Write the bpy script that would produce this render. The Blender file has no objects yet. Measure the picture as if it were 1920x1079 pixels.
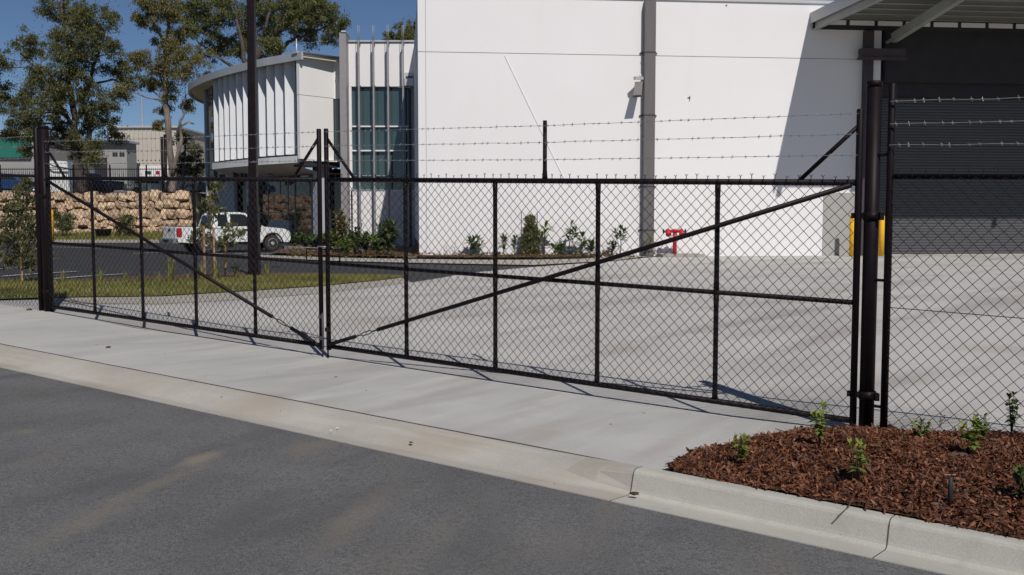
import bpy, bmesh, math, random
import numpy as np
from mathutils import Vector, Matrix, noise
C = bpy.context.scene.collection
S = bpy.context.scene
RND = random.Random(7)
rad = math.radians
# ------------------------------------------------------------------ camera, sky, sun, exposure
EYE = 1.6                                   # eye height above the yard
F, HY = 1900.0, 405.0                       # focal length and horizon row measured on the 1920 px photograph
TILT = math.atan((539.5 - HY) / F)
cam = bpy.data.objects.new('camera', bpy.data.cameras.new('camera'))
C.objects.link(cam)
cam.data.sensor_width = 36; cam.data.lens = 36 * F / 1920
cam.data.clip_start = 0.05; cam.data.clip_end = 1500
cam.location = (0, 0, EYE); cam.rotation_euler = (math.pi / 2 - TILT, 0, 0)
S.camera = cam
SUN_AZ, SUN_EL = rad(19.0), rad(47.0)       # from -Y towards +X
sun_dir = Vector((math.sin(SUN_AZ) * math.cos(SUN_EL), -math.cos(SUN_AZ) * math.cos(SUN_EL), math.sin(SUN_EL)))
W = bpy.data.worlds.new('World'); S.world = W; W.use_nodes = True
nt = W.node_tree
for n_ in list(nt.nodes): nt.nodes.remove(n_)
out = nt.nodes.new('ShaderNodeOutputWorld'); bg = nt.nodes.new('ShaderNodeBackground'); sky = nt.nodes.new('ShaderNodeTexSky')
sky.sky_type = 'NISHITA'; sky.sun_disc = False; sky.sun_elevation = SUN_EL; sky.sun_rotation = math.pi - SUN_AZ
sky.altitude = 1500; sky.air_density = 0.8; sky.dust_density = 0.0; sky.ozone_density = 5.0
bg.inputs['Strength'].default_value = 0.054
nt.links.new(sky.outputs[0], bg.inputs[0]); nt.links.new(bg.outputs[0], out.inputs[0])
sl = bpy.data.lights.new('sun', 'SUN'); sl.energy = 3.85; sl.angle = rad(0.5); sl.color = (1.0, 0.955, 0.90)
sun = bpy.data.objects.new('sun', sl); C.objects.link(sun); sun.location = (10, -20, 30)
sun.rotation_euler = (-sun_dir).to_track_quat('-Z', 'Y').to_euler()
S.view_settings.view_transform = 'Standard'; S.view_settings.look = 'None'
S.view_settings.gamma = 1; S.view_settings.exposure = 0.0; S.view_settings.use_curve_mapping = False

# ------------------------------------------------------------------ measuring helpers (photograph pixel -> place)
def ray(px, py):
    u = (px - 960) / F; v = (539.5 - py) / F
    return Vector((u, math.cos(TILT) + v * math.sin(TILT), -math.sin(TILT) + v * math.cos(TILT)))
CAM = Vector((0, 0, EYE))
def atY(px, py, Y):
    r = ray(px, py); return CAM + r * (Y / r.y)
def ppm(Y): return F / Y
RX, RY = 2.5294, 7.3860
D = Vector((-0.80835, 0.58870)); N = Vector((0.58870, 0.80835))
def an(x, y):
    q = Vector((x - RX, y - RY)); return q.dot(D), q.dot(N)
def xy(a, n): return Vector((RX, RY)) + D * a + N * n
def zgate(a): return 0.02 + 0.0245 * max(-16, min(20, a))
def sm(x):
    x = max(0., min(1., x)); return x * x * (3 - 2 * x)
def H(x, y):
    a, n = an(x, y); zg = zgate(a)
    zg -= 0.05 * sm((a + .2) / 1.5) * sm((11.2 - a) / 2.5) * (sm((n + 1.7) / 1.5) if n < 0 else 1 - sm((n - 2) / 6))
    if n >= 0:
        s = sm(n / 14.0); return zg * (1 - s) + 0.02 * s
    m = -n
    if m < 1.85: return zg - 0.02 * m
    if m < 2.4: return zg - 0.037 - (m - 1.85) * 0.12
    return zg - 0.103 + 0.02 * (min(m, 7) - 2.4)
def G(px, py, off=0.0):
    r = ray(px, py); z = 0.02
    for _ in range(40):
        p = CAM + r * ((z - EYE) / r.z); z = 0.5 * z + 0.5 * (H(p.x, p.y) + off)
    return p
def GP(a, h, n=0.0):
    q = xy(a, n); return Vector((q.x, q.y, zgate(a) + h))
D3 = Vector((D.x, D.y, 0)); N3 = Vector((N.x, N.y, 0)); UP = Vector((0, 0, 1))

# ------------------------------------------------------------------ materials
def mat(name, col, rough=0.7, metal=0.0, var=0.15, scale=4.0, col2=None, fine=0.0, fscale=120., bump=0.0, bscale=60., spec=0.5, stretch=None, objrand=0.0, detail=5):
    m = bpy.data.materials.new(name); m.use_nodes = True; t = m.node_tree; L = t.links
    b = t.nodes['Principled BSDF']
    b.inputs['Roughness'].default_value = rough; b.inputs['Metallic'].default_value = metal
    b.inputs['Specular IOR Level'].default_value = spec
    tc = t.nodes.new('ShaderNodeTexCoord'); vec = tc.outputs['Object']
    if stretch:
        mp = t.nodes.new('ShaderNodeMapping'); mp.inputs['Scale'].default_value = stretch[:3]
        if len(stretch) > 3: mp.inputs['Rotation'].default_value = (0, 0, stretch[3])
        L.new(vec, mp.inputs[0]); svec = mp.outputs[0]
    else: svec = vec
    c1 = [max(0, c * (1 - var)) for c in col]; c2 = list(col2) if col2 else [min(1, c * (1 + var)) for c in col]
    nz = t.nodes.new('ShaderNodeTexNoise'); nz.inputs['Scale'].default_value = scale; nz.inputs['Detail'].default_value = detail
    nz.inputs['Roughness'].default_value = 0.6
    L.new(svec, nz.inputs['Vector'])
    rp = t.nodes.new('ShaderNodeValToRGB'); rp.color_ramp.elements[0].position = 0.32; rp.color_ramp.elements[1].position = 0.68
    rp.color_ramp.elements[0].color = (*c1, 1); rp.color_ramp.elements[1].color = (*c2, 1)
    L.new(nz.outputs['Fac'], rp.inputs[0]); cur = rp.outputs[0]
    if fine > 0:
        n2 = t.nodes.new('ShaderNodeTexNoise'); n2.inputs['Scale'].default_value = fscale; n2.inputs['Detail'].default_value = 3
        L.new(vec, n2.inputs['Vector'])
        mr = t.nodes.new('ShaderNodeMapRange'); mr.inputs[1].default_value = 0.3; mr.inputs[2].default_value = 0.7
        mr.inputs[3].default_value = 1 - fine; mr.inputs[4].default_value = 1 + fine
        L.new(n2.outputs['Fac'], mr.inputs[0])
        mx = t.nodes.new('ShaderNodeVectorMath'); mx.operation = 'SCALE'
        L.new(cur, mx.inputs[0]); L.new(mr.outputs[0], mx.inputs['Scale']); cur = mx.outputs[0]
    if objrand > 0:
        oi = t.nodes.new('ShaderNodeObjectInfo'); mr = t.nodes.new('ShaderNodeMapRange')
        mr.inputs[3].default_value = 1 - objrand; mr.inputs[4].default_value = 1 + objrand
        L.new(oi.outputs['Random'], mr.inputs[0])
        mx = t.nodes.new('ShaderNodeVectorMath'); mx.operation = 'SCALE'
        L.new(cur, mx.inputs[0]); L.new(mr.outputs[0], mx.inputs['Scale']); cur = mx.outputs[0]
    L.new(cur, b.inputs['Base Color'])
    if bump > 0:
        n3 = t.nodes.new('ShaderNodeTexNoise'); n3.inputs['Scale'].default_value = bscale; n3.inputs['Detail'].default_value = 4
        L.new(vec, n3.inputs['Vector'])
        bp = t.nodes.new('ShaderNodeBump'); bp.inputs['Strength'].default_value = bump; bp.inputs['Distance'].default_value = 0.01
        L.new(n3.outputs['Fac'], bp.inputs['Height']); L.new(bp.outputs[0], b.inputs['Normal'])
    return m
def overlay(m, col, scale, lo, hi, stretch=None, amount=1.0, rot=0.0, offset=(0, 0, 0), detail=4, wave=False):
    """lay a second patchy colour (wear, dust, tyre marks) over a material's base colour"""
    t = m.node_tree; L = t.links; b = t.nodes['Principled BSDF']; src = b.inputs['Base Color'].links[0].from_socket
    tc = t.nodes.new('ShaderNodeTexCoord'); mp = t.nodes.new('ShaderNodeMapping')
    mp.vector_type = 'TEXTURE'; mp.inputs['Location'].default_value = offset; mp.inputs['Rotation'].default_value = (0, 0, rot); mp.inputs['Scale'].default_value = [1 / c for c in (stretch or (1, 1, 1))]
    L.new(tc.outputs['Object'], mp.inputs[0])
    nz = t.nodes.new('ShaderNodeTexNoise'); nz.inputs['Scale'].default_value = scale; nz.inputs['Detail'].default_value = detail
    L.new(mp.outputs[0], nz.inputs['Vector'])
    mr = t.nodes.new('ShaderNodeMapRange'); mr.interpolation_type = 'SMOOTHSTEP'
    mr.inputs[1].default_value = lo; mr.inputs[2].default_value = hi; mr.inputs[4].default_value = amount
    L.new(nz.outputs['Fac'], mr.inputs[0])
    mx = t.nodes.new('ShaderNodeMix'); mx.data_type = 'RGBA'
    L.new(mr.outputs[0], mx.inputs[0]); L.new(src, mx.inputs[6]); mx.inputs[7].default_value = (*col, 1)
    L.new(mx.outputs[2], b.inputs['Base Color']); return m
def patch(m, col, cx, cy, rx, ry, rot, amount):
    """one soft elliptical stain at a place on the ground"""
    t = m.node_tree; L = t.links; b = t.nodes['Principled BSDF']; src = b.inputs['Base Color'].links[0].from_socket
    tc = t.nodes.new('ShaderNodeTexCoord'); mp = t.nodes.new('ShaderNodeMapping'); mp.vector_type = 'TEXTURE'
    mp.inputs['Location'].default_value = (cx, cy, 0); mp.inputs['Rotation'].default_value = (0, 0, rot); mp.inputs['Scale'].default_value = (rx, ry, 50)
    L.new(tc.outputs['Object'], mp.inputs[0])
    nz = t.nodes.new('ShaderNodeTexNoise'); nz.inputs['Scale'].default_value = 6; nz.inputs['Detail'].default_value = 6; L.new(tc.outputs['Object'], nz.inputs['Vector'])
    ln = t.nodes.new('ShaderNodeVectorMath'); ln.operation = 'LENGTH'; L.new(mp.outputs[0], ln.inputs[0])
    ad = t.nodes.new('ShaderNodeMath'); ad.operation = 'MULTIPLY_ADD'; L.new(nz.outputs['Fac'], ad.inputs[0]); ad.inputs[1].default_value = 0.9; L.new(ln.outputs['Value'], ad.inputs[2])
    mr = t.nodes.new('ShaderNodeMapRange'); mr.interpolation_type = 'SMOOTHSTEP'; mr.inputs[1].default_value = 0.5; mr.inputs[2].default_value = 1.45
    mr.inputs[3].default_value = amount; mr.inputs[4].default_value = 0
    L.new(ad.outputs[0], mr.inputs[0])
    mx = t.nodes.new('ShaderNodeMix'); mx.data_type = 'RGBA'
    L.new(mr.outputs[0], mx.inputs[0]); L.new(src, mx.inputs[6]); mx.inputs[7].default_value = (*col, 1)
    L.new(mx.outputs[2], b.inputs['Base Color']); return m
def leafmat(name, c1, c2, trans=0.25):
    m = bpy.data.materials.new(name); m.use_nodes = True; t = m.node_tree; L = t.links
    b = t.nodes['Principled BSDF']; o = t.nodes['Material Output']
    at = t.nodes.new('ShaderNodeAttribute'); at.attribute_name = 'tint'
    rp = t.nodes.new('ShaderNodeValToRGB'); rp.color_ramp.elements[0].color = (*c1, 1); rp.color_ramp.elements[1].color = (*c2, 1)
    L.new(at.outputs['Fac'], rp.inputs[0]); L.new(rp.outputs[0], b.inputs['Base Color'])
    b.inputs['Roughness'].default_value = 0.55; b.inputs['Specular IOR Level'].default_value = 0.3
    tr = t.nodes.new('ShaderNodeBsdfTranslucent'); L.new(rp.outputs[0], tr.inputs[0])
    mx = t.nodes.new('ShaderNodeMixShader'); mx.inputs[0].default_value = trans
    L.new(b.outputs[0], mx.inputs[1]); L.new(tr.outputs[0], mx.inputs[2]); L.new(mx.outputs[0], o.inputs[0])
    return m
def glassmat(name, col, rough=0.03, trans=0.0):
    m = bpy.data.materials.new(name); m.use_nodes = True; b = m.node_tree.nodes['Principled BSDF']
    t = m.node_tree; L = t.links
    tc = t.nodes.new('ShaderNodeTexCoord'); nz = t.nodes.new('ShaderNodeTexNoise'); nz.inputs['Scale'].default_value = 0.7
    L.new(tc.outputs['Object'], nz.inputs['Vector'])
    rp = t.nodes.new('ShaderNodeValToRGB'); rp.color_ramp.elements[0].color = (*[c * 0.8 for c in col], 1); rp.color_ramp.elements[1].color = (*[c * 1.2 for c in col], 1)
    L.new(nz.outputs['Fac'], rp.inputs[0]); L.new(rp.outputs[0], b.inputs['Base Color'])
    b.inputs['Roughness'].default_value = rough; b.inputs['IOR'].default_value = 1.52; b.inputs['Specular IOR Level'].default_value = 0.8
    b.inputs['Transmission Weight'].default_value = trans
    return m

M = {}
M['black'] = mat('black_powder_coat', (0.0095, 0.0058, 0.0075), rough=0.5, var=0.25, scale=8, fine=0.2, fscale=90, spec=0.14)
M['galv'] = mat('galvanised_wire', (0.42, 0.42, 0.43), rough=0.42, metal=0.7, var=0.25, scale=30)
M['wire'] = mat('black_coated_wire', (0.018, 0.017, 0.017), rough=0.5, var=0.2)
M['road'] = mat('road_asphalt', (0.128, 0.127, 0.128), rough=0.85, var=0.16, scale=0.9, fine=0.5, fscale=110, bump=0.5, bscale=210, spec=0.3)
overlay(M['road'], (0.165, 0.146, 0.122), 0.8, 0.50, 0.74, stretch=(0.4, 2.4, 1), rot=rad(76), amount=0.5, detail=6)
overlay(M['road'], (0.078, 0.077, 0.078), 1.1, 0.52, 0.75, stretch=(0.4, 1.6, 1), rot=rad(66), amount=0.6, offset=(3, 5, 0))
overlay(M['road'], (0.20, 0.19, 0.18), 140, 0.68, 0.76, amount=0.35, detail=1)
overlay(M['road'], (0.070, 0.069, 0.070), 34, 0.50, 0.66, amount=0.45, detail=3)
M['carpark'] = mat('car_park_asphalt', (0.040, 0.040, 0.044), rough=0.9, var=0.15, scale=0.6, fine=0.25, fscale=60, spec=0.25)
M['apron'] = mat('driveway_concrete', (0.415, 0.408, 0.388), rough=0.85, var=0.10, scale=0.8, fine=0.05, fscale=90, bump=0.15, bscale=120, spec=0.3)
overlay(M['apron'], (0.315, 0.30, 0.285), 1.0, 0.47, 0.72, stretch=(0.35, 1.9, 1), rot=rad(50), amount=0.75, detail=7)
overlay(M['apron'], (0.50, 0.485, 0.465), 1.6, 0.52, 0.76, stretch=(0.3, 2.4, 1), rot=rad(60), amount=0.6, offset=(4, 1, 0), detail=6)
overlay(M['apron'], (0.30, 0.26, 0.23), 1.2, 0.58, 0.78, amount=0.4, offset=(9, 3, 0))
overlay(M['apron'], (0.12, 0.10, 0.09), 40, 0.72, 0.78, amount=0.6, detail=2)
M['yard'] = mat('yard_concrete', (0.455, 0.44, 0.42), rough=0.85, var=0.09, scale=0.35, fine=0.05, fscale=40, spec=0.3)
overlay(M['yard'], (0.28, 0.265, 0.25), 0.55, 0.47, 0.74, stretch=(0.3, 1.5, 1), rot=rad(48), amount=0.8, detail=6)
overlay(M['yard'], (0.48, 0.465, 0.44), 0.9, 0.50, 0.76, stretch=(0.25, 1.8, 1), rot=rad(38), amount=0.6, offset=(5, 2, 0), detail=6)
overlay(M['yard'], (0.36, 0.305, 0.265), 0.4, 0.48, 0.74, amount=0.6, offset=(1, 8, 0))
M['gutter'] = mat('gutter_concrete', (0.385, 0.363, 0.322), rough=0.88, var=0.10, scale=1.5, fine=0.08, fscale=80, bump=0.2, bscale=90, spec=0.3)
overlay(M['gutter'], (0.345, 0.30, 0.24), 1.3, 0.46, 0.72, amount=0.75, detail=6)
overlay(M['gutter'], (0.46, 0.447, 0.42), 3.0, 0.52, 0.74, stretch=(0.3, 2.5, 1), rot=rad(144), amount=0.5, detail=6, offset=(2, 2, 0))
M['kerb'] = mat('kerb_concrete', (0.40, 0.39, 0.345), rough=0.85, var=0.08, scale=2.0, fine=0.07, fscale=90, bump=0.15, bscale=90, spec=0.3)
overlay(M['kerb'], (0.37, 0.31, 0.22), 2.4, 0.60, 0.78, amount=0.5, detail=3)
overlay(M['kerb'], (0.25, 0.25, 0.235), 6.0, 0.55, 0.78, amount=0.4, detail=6, offset=(7, 1, 0))
M['tankerb'] = mat('tan_edge_concrete', (0.33, 0.30, 0.26), rough=0.9, var=0.1, scale=2, fine=0.08)
M['line'] = mat('white_line_paint', (0.62, 0.62, 0.60), rough=0.7, var=0.2, scale=6)
M['grassbase'] = mat('lawn_soil', (0.105, 0.115, 0.030), rough=0.95, var=0.35, scale=1.2, fine=0.3, fscale=30)
M['mulch'] = mat('bark_mulch', (0.060, 0.024, 0.013), rough=0.95, var=0.5, scale=14, fine=0.4, fscale=60, bump=0.8, bscale=40)
M['farmulch'] = mat('far_bark_mulch', (0.085, 0.040, 0.025), rough=0.95, var=0.4, scale=3, fine=0.4, fscale=25)
M['dirt'] = mat('dry_ground', (0.16, 0.14, 0.10), rough=0.95, var=0.3, scale=0.2, fine=0.2, fscale=10)
M['white'] = mat('white_wall_paint', (0.745, 0.725, 0.725), rough=0.75, var=0.018, scale=0.35, fine=0.012, fscale=25, spec=0.3)
overlay(M['white'], (0.66, 0.64, 0.62), 0.7, 0.60, 0.85, stretch=(1.6, 1.6, 0.18), amount=0.35, detail=6)
M['groove'] = mat('panel_sealant', (0.36, 0.35, 0.34), rough=0.8, var=0.1)
M['offwhite'] = mat('off_white_render', (0.77, 0.755, 0.73), rough=0.8, var=0.03, scale=0.5, fine=0.02, fscale=30, spec=0.3)
M['finwhite'] = mat('white_sunshade_paint', (0.70, 0.71, 0.73), rough=0.55, var=0.03, scale=1)
M['greypaint'] = mat('grey_wall_paint', (0.34, 0.33, 0.315), rough=0.75, var=0.05, scale=0.8, fine=0.03)
M['midgrey'] = mat('blue_grey_paint', (0.40, 0.42, 0.46), rough=0.6, var=0.05, scale=1)
M['fascia'] = mat('fascia_metal', (0.46, 0.465, 0.47), rough=0.5, metal=0.2, var=0.04, scale=1)
M['soffit'] = mat('soffit_lining', (0.62, 0.56, 0.46), rough=0.8, var=0.03, scale=1)
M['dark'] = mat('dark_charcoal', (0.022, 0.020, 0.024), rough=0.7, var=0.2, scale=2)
M['door'] = mat('roller_door_steel', (0.074, 0.073, 0.078), rough=0.5, metal=0.0, var=0.08, scale=1.0, stretch=(0.4, 0.4, 4))
M['maroon'] = mat('maroon_dado_paint', (0.055, 0.016, 0.018), rough=0.8, var=0.15)
M['steelcol'] = mat('purple_brown_steel', (0.050, 0.035, 0.045), rough=0.6, var=0.15, scale=3)
M['pipe'] = mat('warm_grey_downpipe', (0.120, 0.108, 0.108), rough=0.55, var=0.10, scale=2.0, stretch=(3, 3, 0.4))
M['awning'] = mat('awning_steel', (0.30, 0.31, 0.28), rough=0.5, metal=0.2, var=0.08, scale=1)
M['sheet'] = mat('awning_sheet', (0.26, 0.27, 0.27), rough=0.5, metal=0.3, var=0.06, scale=1)
M['red'] = mat('fire_red_paint', (0.46, 0.010, 0.022), rough=0.4, var=0.1)
M['yellow'] = mat('bollard_yellow_paint', (0.86, 0.46, 0.015), rough=0.5, var=0.06, scale=5)
M['carwhite'] = mat('white_car_paint', (0.72, 0.73, 0.72), rough=0.25, var=0.02, spec=0.6)
M['carblue'] = mat('blue_car_paint', (0.008, 0.045, 0.15), rough=0.3, var=0.1)
M['carsilver'] = mat('silver_car_paint', (0.42, 0.43, 0.44), rough=0.3, metal=0.5, var=0.05)
M['cardark'] = mat('dark_car_paint', (0.03, 0.04, 0.06), rough=0.3, var=0.1)
M['rubber'] = mat('tyre_rubber', (0.030, 0.025, 0.024), rough=0.85, var=0.2)
M['rim'] = mat('steel_wheel_rim', (0.55, 0.55, 0.56), rough=0.4, metal=0.1, var=0.1)
M['chrome'] = mat('chrome_trim', (0.5, 0.52, 0.55), rough=0.2, metal=0.9, var=0.05)
M['lens'] = mat('red_lamp_lens', (0.40, 0.010, 0.02), rough=0.2, var=0.1)
M['headlens'] = mat('clear_lamp_lens', (0.5, 0.5, 0.52), rough=0.1, var=0.1)
M['carglass'] = glassmat('tinted_car_glass', (0.015, 0.02, 0.022))
M['glassteal'] = glassmat('teal_tinted_glass', (0.045, 0.072, 0.074), 0.04)
M['glassdark'] = glassmat('dark_tinted_glass', (0.016, 0.016, 0.018), 0.02)
M['alum'] = mat('light_aluminium', (0.55, 0.56, 0.57), rough=0.4, metal=0.3, var=0.05)
M['metalpost'] = mat('grey_metal_post', (0.30, 0.28, 0.28), rough=0.5, metal=0.2, var=0.08)
M['rock'] = mat('sandstone_boulder', (0.48, 0.31, 0.185), rough=0.9, var=0.30, scale=1.3, fine=0.15, fscale=8, bump=0.6, bscale=5, objrand=0.25, col2=(0.64, 0.475, 0.325))
M['earth'] = mat('dark_wall_earth', (0.09, 0.06, 0.04), rough=0.95, var=0.3, scale=2)
M['bark'] = mat('gum_tree_bark', (0.135, 0.10, 0.085), rough=0.85, var=0.4, scale=1.4, col2=(0.29, 0.235, 0.20), stretch=(2, 2, 0.5))
M['barkdark'] = mat('dark_tree_bark', (0.045, 0.035, 0.033), rough=0.9, var=0.35, scale=1.5, col2=(0.12, 0.095, 0.085))
M['stem'] = mat('green_brown_stem', (0.10, 0.075, 0.035), rough=0.8, var=0.3, scale=10)
M['stake'] = mat('hardwood_stake', (0.33, 0.20, 0.115), rough=0.8, var=0.25, scale=6, stretch=(4, 4, 0.6))
M['lgum'] = leafmat('gum_leaves', (0.055, 0.066, 0.020), (0.205, 0.205, 0.075))
M['lgum2'] = leafmat('bronze_gum_leaves', (0.075, 0.074, 0.024), (0.265, 0.225, 0.085))
M['ldark'] = leafmat('dark_gum_leaves', (0.048, 0.056, 0.018), (0.185, 0.180, 0.068))
M['lshrub'] = leafmat('shrub_leaves', (0.022, 0.048, 0.012), (0.095, 0.140, 0.035))
M['lbright'] = leafmat('bright_young_leaves', (0.06, 0.11, 0.020), (0.25, 0.31, 0.06), 0.35)
M['lred'] = leafmat('reddish_leaves', (0.09, 0.035, 0.012), (0.20, 0.15, 0.035))
M['lgrass'] = leafmat('lawn_blades', (0.125, 0.132, 0.028), (0.33, 0.30, 0.10), 0.3)
M['lchip'] = leafmat('bark_chips', (0.040, 0.013, 0.007), (0.31, 0.125, 0.060), 0.0)
M['beige'] = mat('beige_cladding', (0.47, 0.43, 0.38), rough=0.8, var=0.04, scale=0.3)
M['bldgrey'] = mat('grey_block_wall', (0.30, 0.295, 0.285), rough=0.8, var=0.06, scale=0.5)
M['green'] = mat('green_shed_cladding', (0.012, 0.135, 0.105), rough=0.6, var=0.1, scale=0.6)
M['bird'] = mat('dark_bird_feathers', (0.07, 0.065, 0.07), rough=0.8, var=0.3)

# ------------------------------------------------------------------ mesh helpers
WL = {}
def bmnew(): return bmesh.new()
def box(bm, c, s, rz=0.0, taper=1.0):
    """box centred at c, size s, turned about z"""
    c = Vector(c); v = []
    for k in (-1, 1):
        for i, j in ((-1, -1), (1, -1), (1, 1), (-1, 1)):
            q = taper if k == 1 else 1.0
            p = Vector((i * s[0] / 2 * q, j * s[1] / 2 * q, k * s[2] / 2)); p.rotate(Matrix.Rotation(rz, 3, 'Z')); v.append(bm.verts.new(c + p))
    for f in ((3, 2, 1, 0), (4, 5, 6, 7), (0, 1, 5, 4), (1, 2, 6, 5), (2, 3, 7, 6), (3, 0, 4, 7)): bm.faces.new([v[i] for i in f])
    return v
def hexa(bm, p8):
    v = [bm.verts.new(p) for p in p8]
    for f in ((3, 2, 1, 0), (4, 5, 6, 7), (0, 1, 5, 4), (1, 2, 6, 5), (2, 3, 7, 6), (3, 0, 4, 7)): bm.faces.new([v[i] for i in f])
def beam(bm, p0, p1, w, h, up=UP):
    """rectangular bar from p0 to p1, w across, h along up"""
    p0 = Vector(p0); p1 = Vector(p1); d = (p1 - p0).normalized(); s = d.cross(up)
    if s.length < 1e-4: s = Vector((1, 0, 0))
    s.normalize(); u = s.cross(d).normalized(); s = s * (w / 2); u = u * (h / 2)
    hexa(bm, [p0 - s - u, p0 + s - u, p1 + s - u, p1 - s - u, p0 - s + u, p0 + s + u, p1 + s + u, p1 - s + u])
def tube(bm, pts, r, seg=8, cap=True):
    pts = [Vector(p) for p in pts]; rs = r if isinstance(r, (list, tuple)) else [r] * len(pts); rings = []
    for i, p in enumerate(pts):
        d = (pts[min(i + 1, len(pts) - 1)] - pts[max(i - 1, 0)]).normalized()
        a = Vector((1, 0, 0)) if abs(d.x) < 0.8 else Vector((0, 1, 0))
        s = d.cross(a).normalized(); u = d.cross(s).normalized()
        rings.append([bm.verts.new(p + (s * math.cos(2 * math.pi * k / seg) + u * math.sin(2 * math.pi * k / seg)) * rs[i]) for k in range(seg)])
    for A, B in zip(rings, rings[1:]):
        for k in range(seg):
            f = bm.faces.new((A[k], A[(k + 1) % seg], B[(k + 1) % seg], B[k])); f.smooth = True
    if cap and seg > 2:
        bm.faces.new(rings[0]); bm.faces.new(rings[-1][::-1])
def lathe(bm, c, axis, prof, seg=16):
    """prof: list of (distance along axis, radius)"""
    c = Vector(c); axis = Vector(axis).normalized(); a = Vector((0, 0, 1)) if abs(axis.z) < 0.8 else Vector((1, 0, 0))
    s = axis.cross(a).normalized(); u = axis.cross(s); rings = []
    for t_, r in prof:
        rings.append([bm.verts.new(c + axis * t_ + (s * math.cos(2 * math.pi * k / seg) + u * math.sin(2 * math.pi * k / seg)) * max(r, 1e-4)) for k in range(seg)])
    for A, B in zip(rings, rings[1:]):
        for k in range(seg):
            f = bm.faces.new((A[k], A[(k + 1) % seg], B[(k + 1) % seg], B[k])); f.smooth = True
    bm.faces.new(rings[0]); bm.faces.new(rings[-1][::-1])
def prism(bm, poly, ext):
    """closed polygon (3-D points) pushed along ext"""
    ext = Vector(ext); A = [bm.verts.new(p) for p in poly]; B = [bm.verts.new(Vector(p) + ext) for p in poly]
    bm.faces.new(A); bm.faces.new(B[::-1]); k = len(A)
    for i in range(k): bm.faces.new((A[i], B[i], B[(i + 1) % k], A[(i + 1) % k]))
def obj(name, bm, m, parent=None, loc=None, local=False, smooth=None):
    """link bm as one mesh object; points are world points unless local"""
    if not local:
        base = WL[parent.name] if parent is not None else (Vector(loc) if loc is not None else Vector((0, 0, 0)))
        if base.length > 0: bmesh.ops.translate(bm, verts=bm.verts, vec=-base)
    bmesh.ops.recalc_face_normals(bm, faces=bm.faces)
    me = bpy.data.meshes.new(name); bm.to_mesh(me); bm.free()
    if isinstance(m, (list, tuple)):
        for q in m: me.materials.append(q)
    else: me.materials.append(m)
    o = bpy.data.objects.new(name, me); C.objects.link(o)
    if parent is not None: o.parent = parent; WL[o.name] = WL[parent.name]
    else:
        o.location = loc if loc is not None else (0, 0, 0); WL[o.name] = Vector(o.location)
    return o
def tag(o, label=None, cat=None, group=None, kind=None):
    if label: o['label'] = label
    if cat: o['category'] = cat
    if group: o['group'] = group
    if kind: o['kind'] = kind
    return o
def thing(name, loc, label, cat, group=None, rz=0.0):
    o = bpy.data.objects.new(name, None); o.empty_display_size = 0.2; C.objects.link(o); o.location = loc; o.rotation_euler = (0, 0, rz)
    WL[o.name] = Vector(loc); return tag(o, label, cat, group)
def pymesh(name, V, Fc, m, parent=None, loc=None, tint=None):
    base = WL[parent.name] if parent is not None else (Vector(loc) if loc is not None else Vector((0, 0, 0)))
    V = np.asarray(V, dtype=float).reshape(-1, 3) - np.array(base)
    me = bpy.data.meshes.new(name); me.from_pydata(V.tolist(), [], Fc if isinstance(Fc, list) else Fc.tolist()); me.materials.append(m)
    if tint is not None:
        at = me.attributes.new('tint', 'FLOAT', 'FACE'); at.data.foreach_set('value', np.asarray(tint, dtype=np.float32))
    o = bpy.data.objects.new(name, me); C.objects.link(o)
    if parent is not None: o.parent = parent; WL[o.name] = WL[parent.name]
    else: o.location = base; WL[o.name] = Vector(base)
    return o
def sheet(name, poly, off, m, step=1.0, kind='structure', far=True, zf=None):
    """flat polygon cut into a grid and laid on the ground"""
    bm = bmnew(); vs = [bm.verts.new((p[0], p[1], 0)) for p in poly]; bm.faces.new(vs)
    A = [an(p[0], p[1]) for p in poly]
    def lines(lo, hi):
        r = []; x = -2.5 if lo < -2.5 else lo
        x = lo
        while x < hi:
            r.append(x); x += step if abs(x) < 16 else step * 4
        return r
    for ax in (0, 1):
        lo = min(q[ax] for q in A); hi = max(q[ax] for q in A)
        cuts = lines(math.floor(lo), hi)
        if ax == 1: cuts = sorted(set(cuts + [c for c in (-2.4, -1.85, 0.0) if lo < c < hi]))
        for c in cuts:
            if ax == 0: co = xy(c, 0); no = D
            else: co = xy(0, c); no = N
            bmesh.ops.bisect_plane(bm, geom=bm.verts[:] + bm.edges[:] + bm.faces[:], plane_co=(co.x, co.y, 0), plane_no=(no.x, no.y, 0))
    bmesh.ops.triangulate(bm, faces=bm.faces[:])
    for v in bm.verts: v.co.z = (zf(v.co.x, v.co.y) if zf else H(v.co.x, v.co.y)) + off
    for f in bm.faces:
        if f.normal.z < 0: f.normal_flip()
    me = bpy.data.meshes.new(name); bm.normal_update(); bm.to_mesh(me); bm.free(); me.materials.append(m)
    me.flip_normals() if len(me.polygons) and me.polygons[0].normal.z < 0 else None
    o = bpy.data.objects.new(name, me); C.objects.link(o); WL[o.name] = Vector((0, 0, 0)); tag(o, kind=kind); return o
def inpoly(x, y, P):
    c = False; j = len(P) - 1
    for i in range(len(P)):
        if (P[i][1] > y) != (P[j][1] > y) and x < (P[j][0] - P[i][0]) * (y - P[i][1]) / (P[j][1] - P[i][1]) + P[i][0]: c = not c
        j = i
    return c
g2 = lambda px, py: G(px, py).xy[:]

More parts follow.
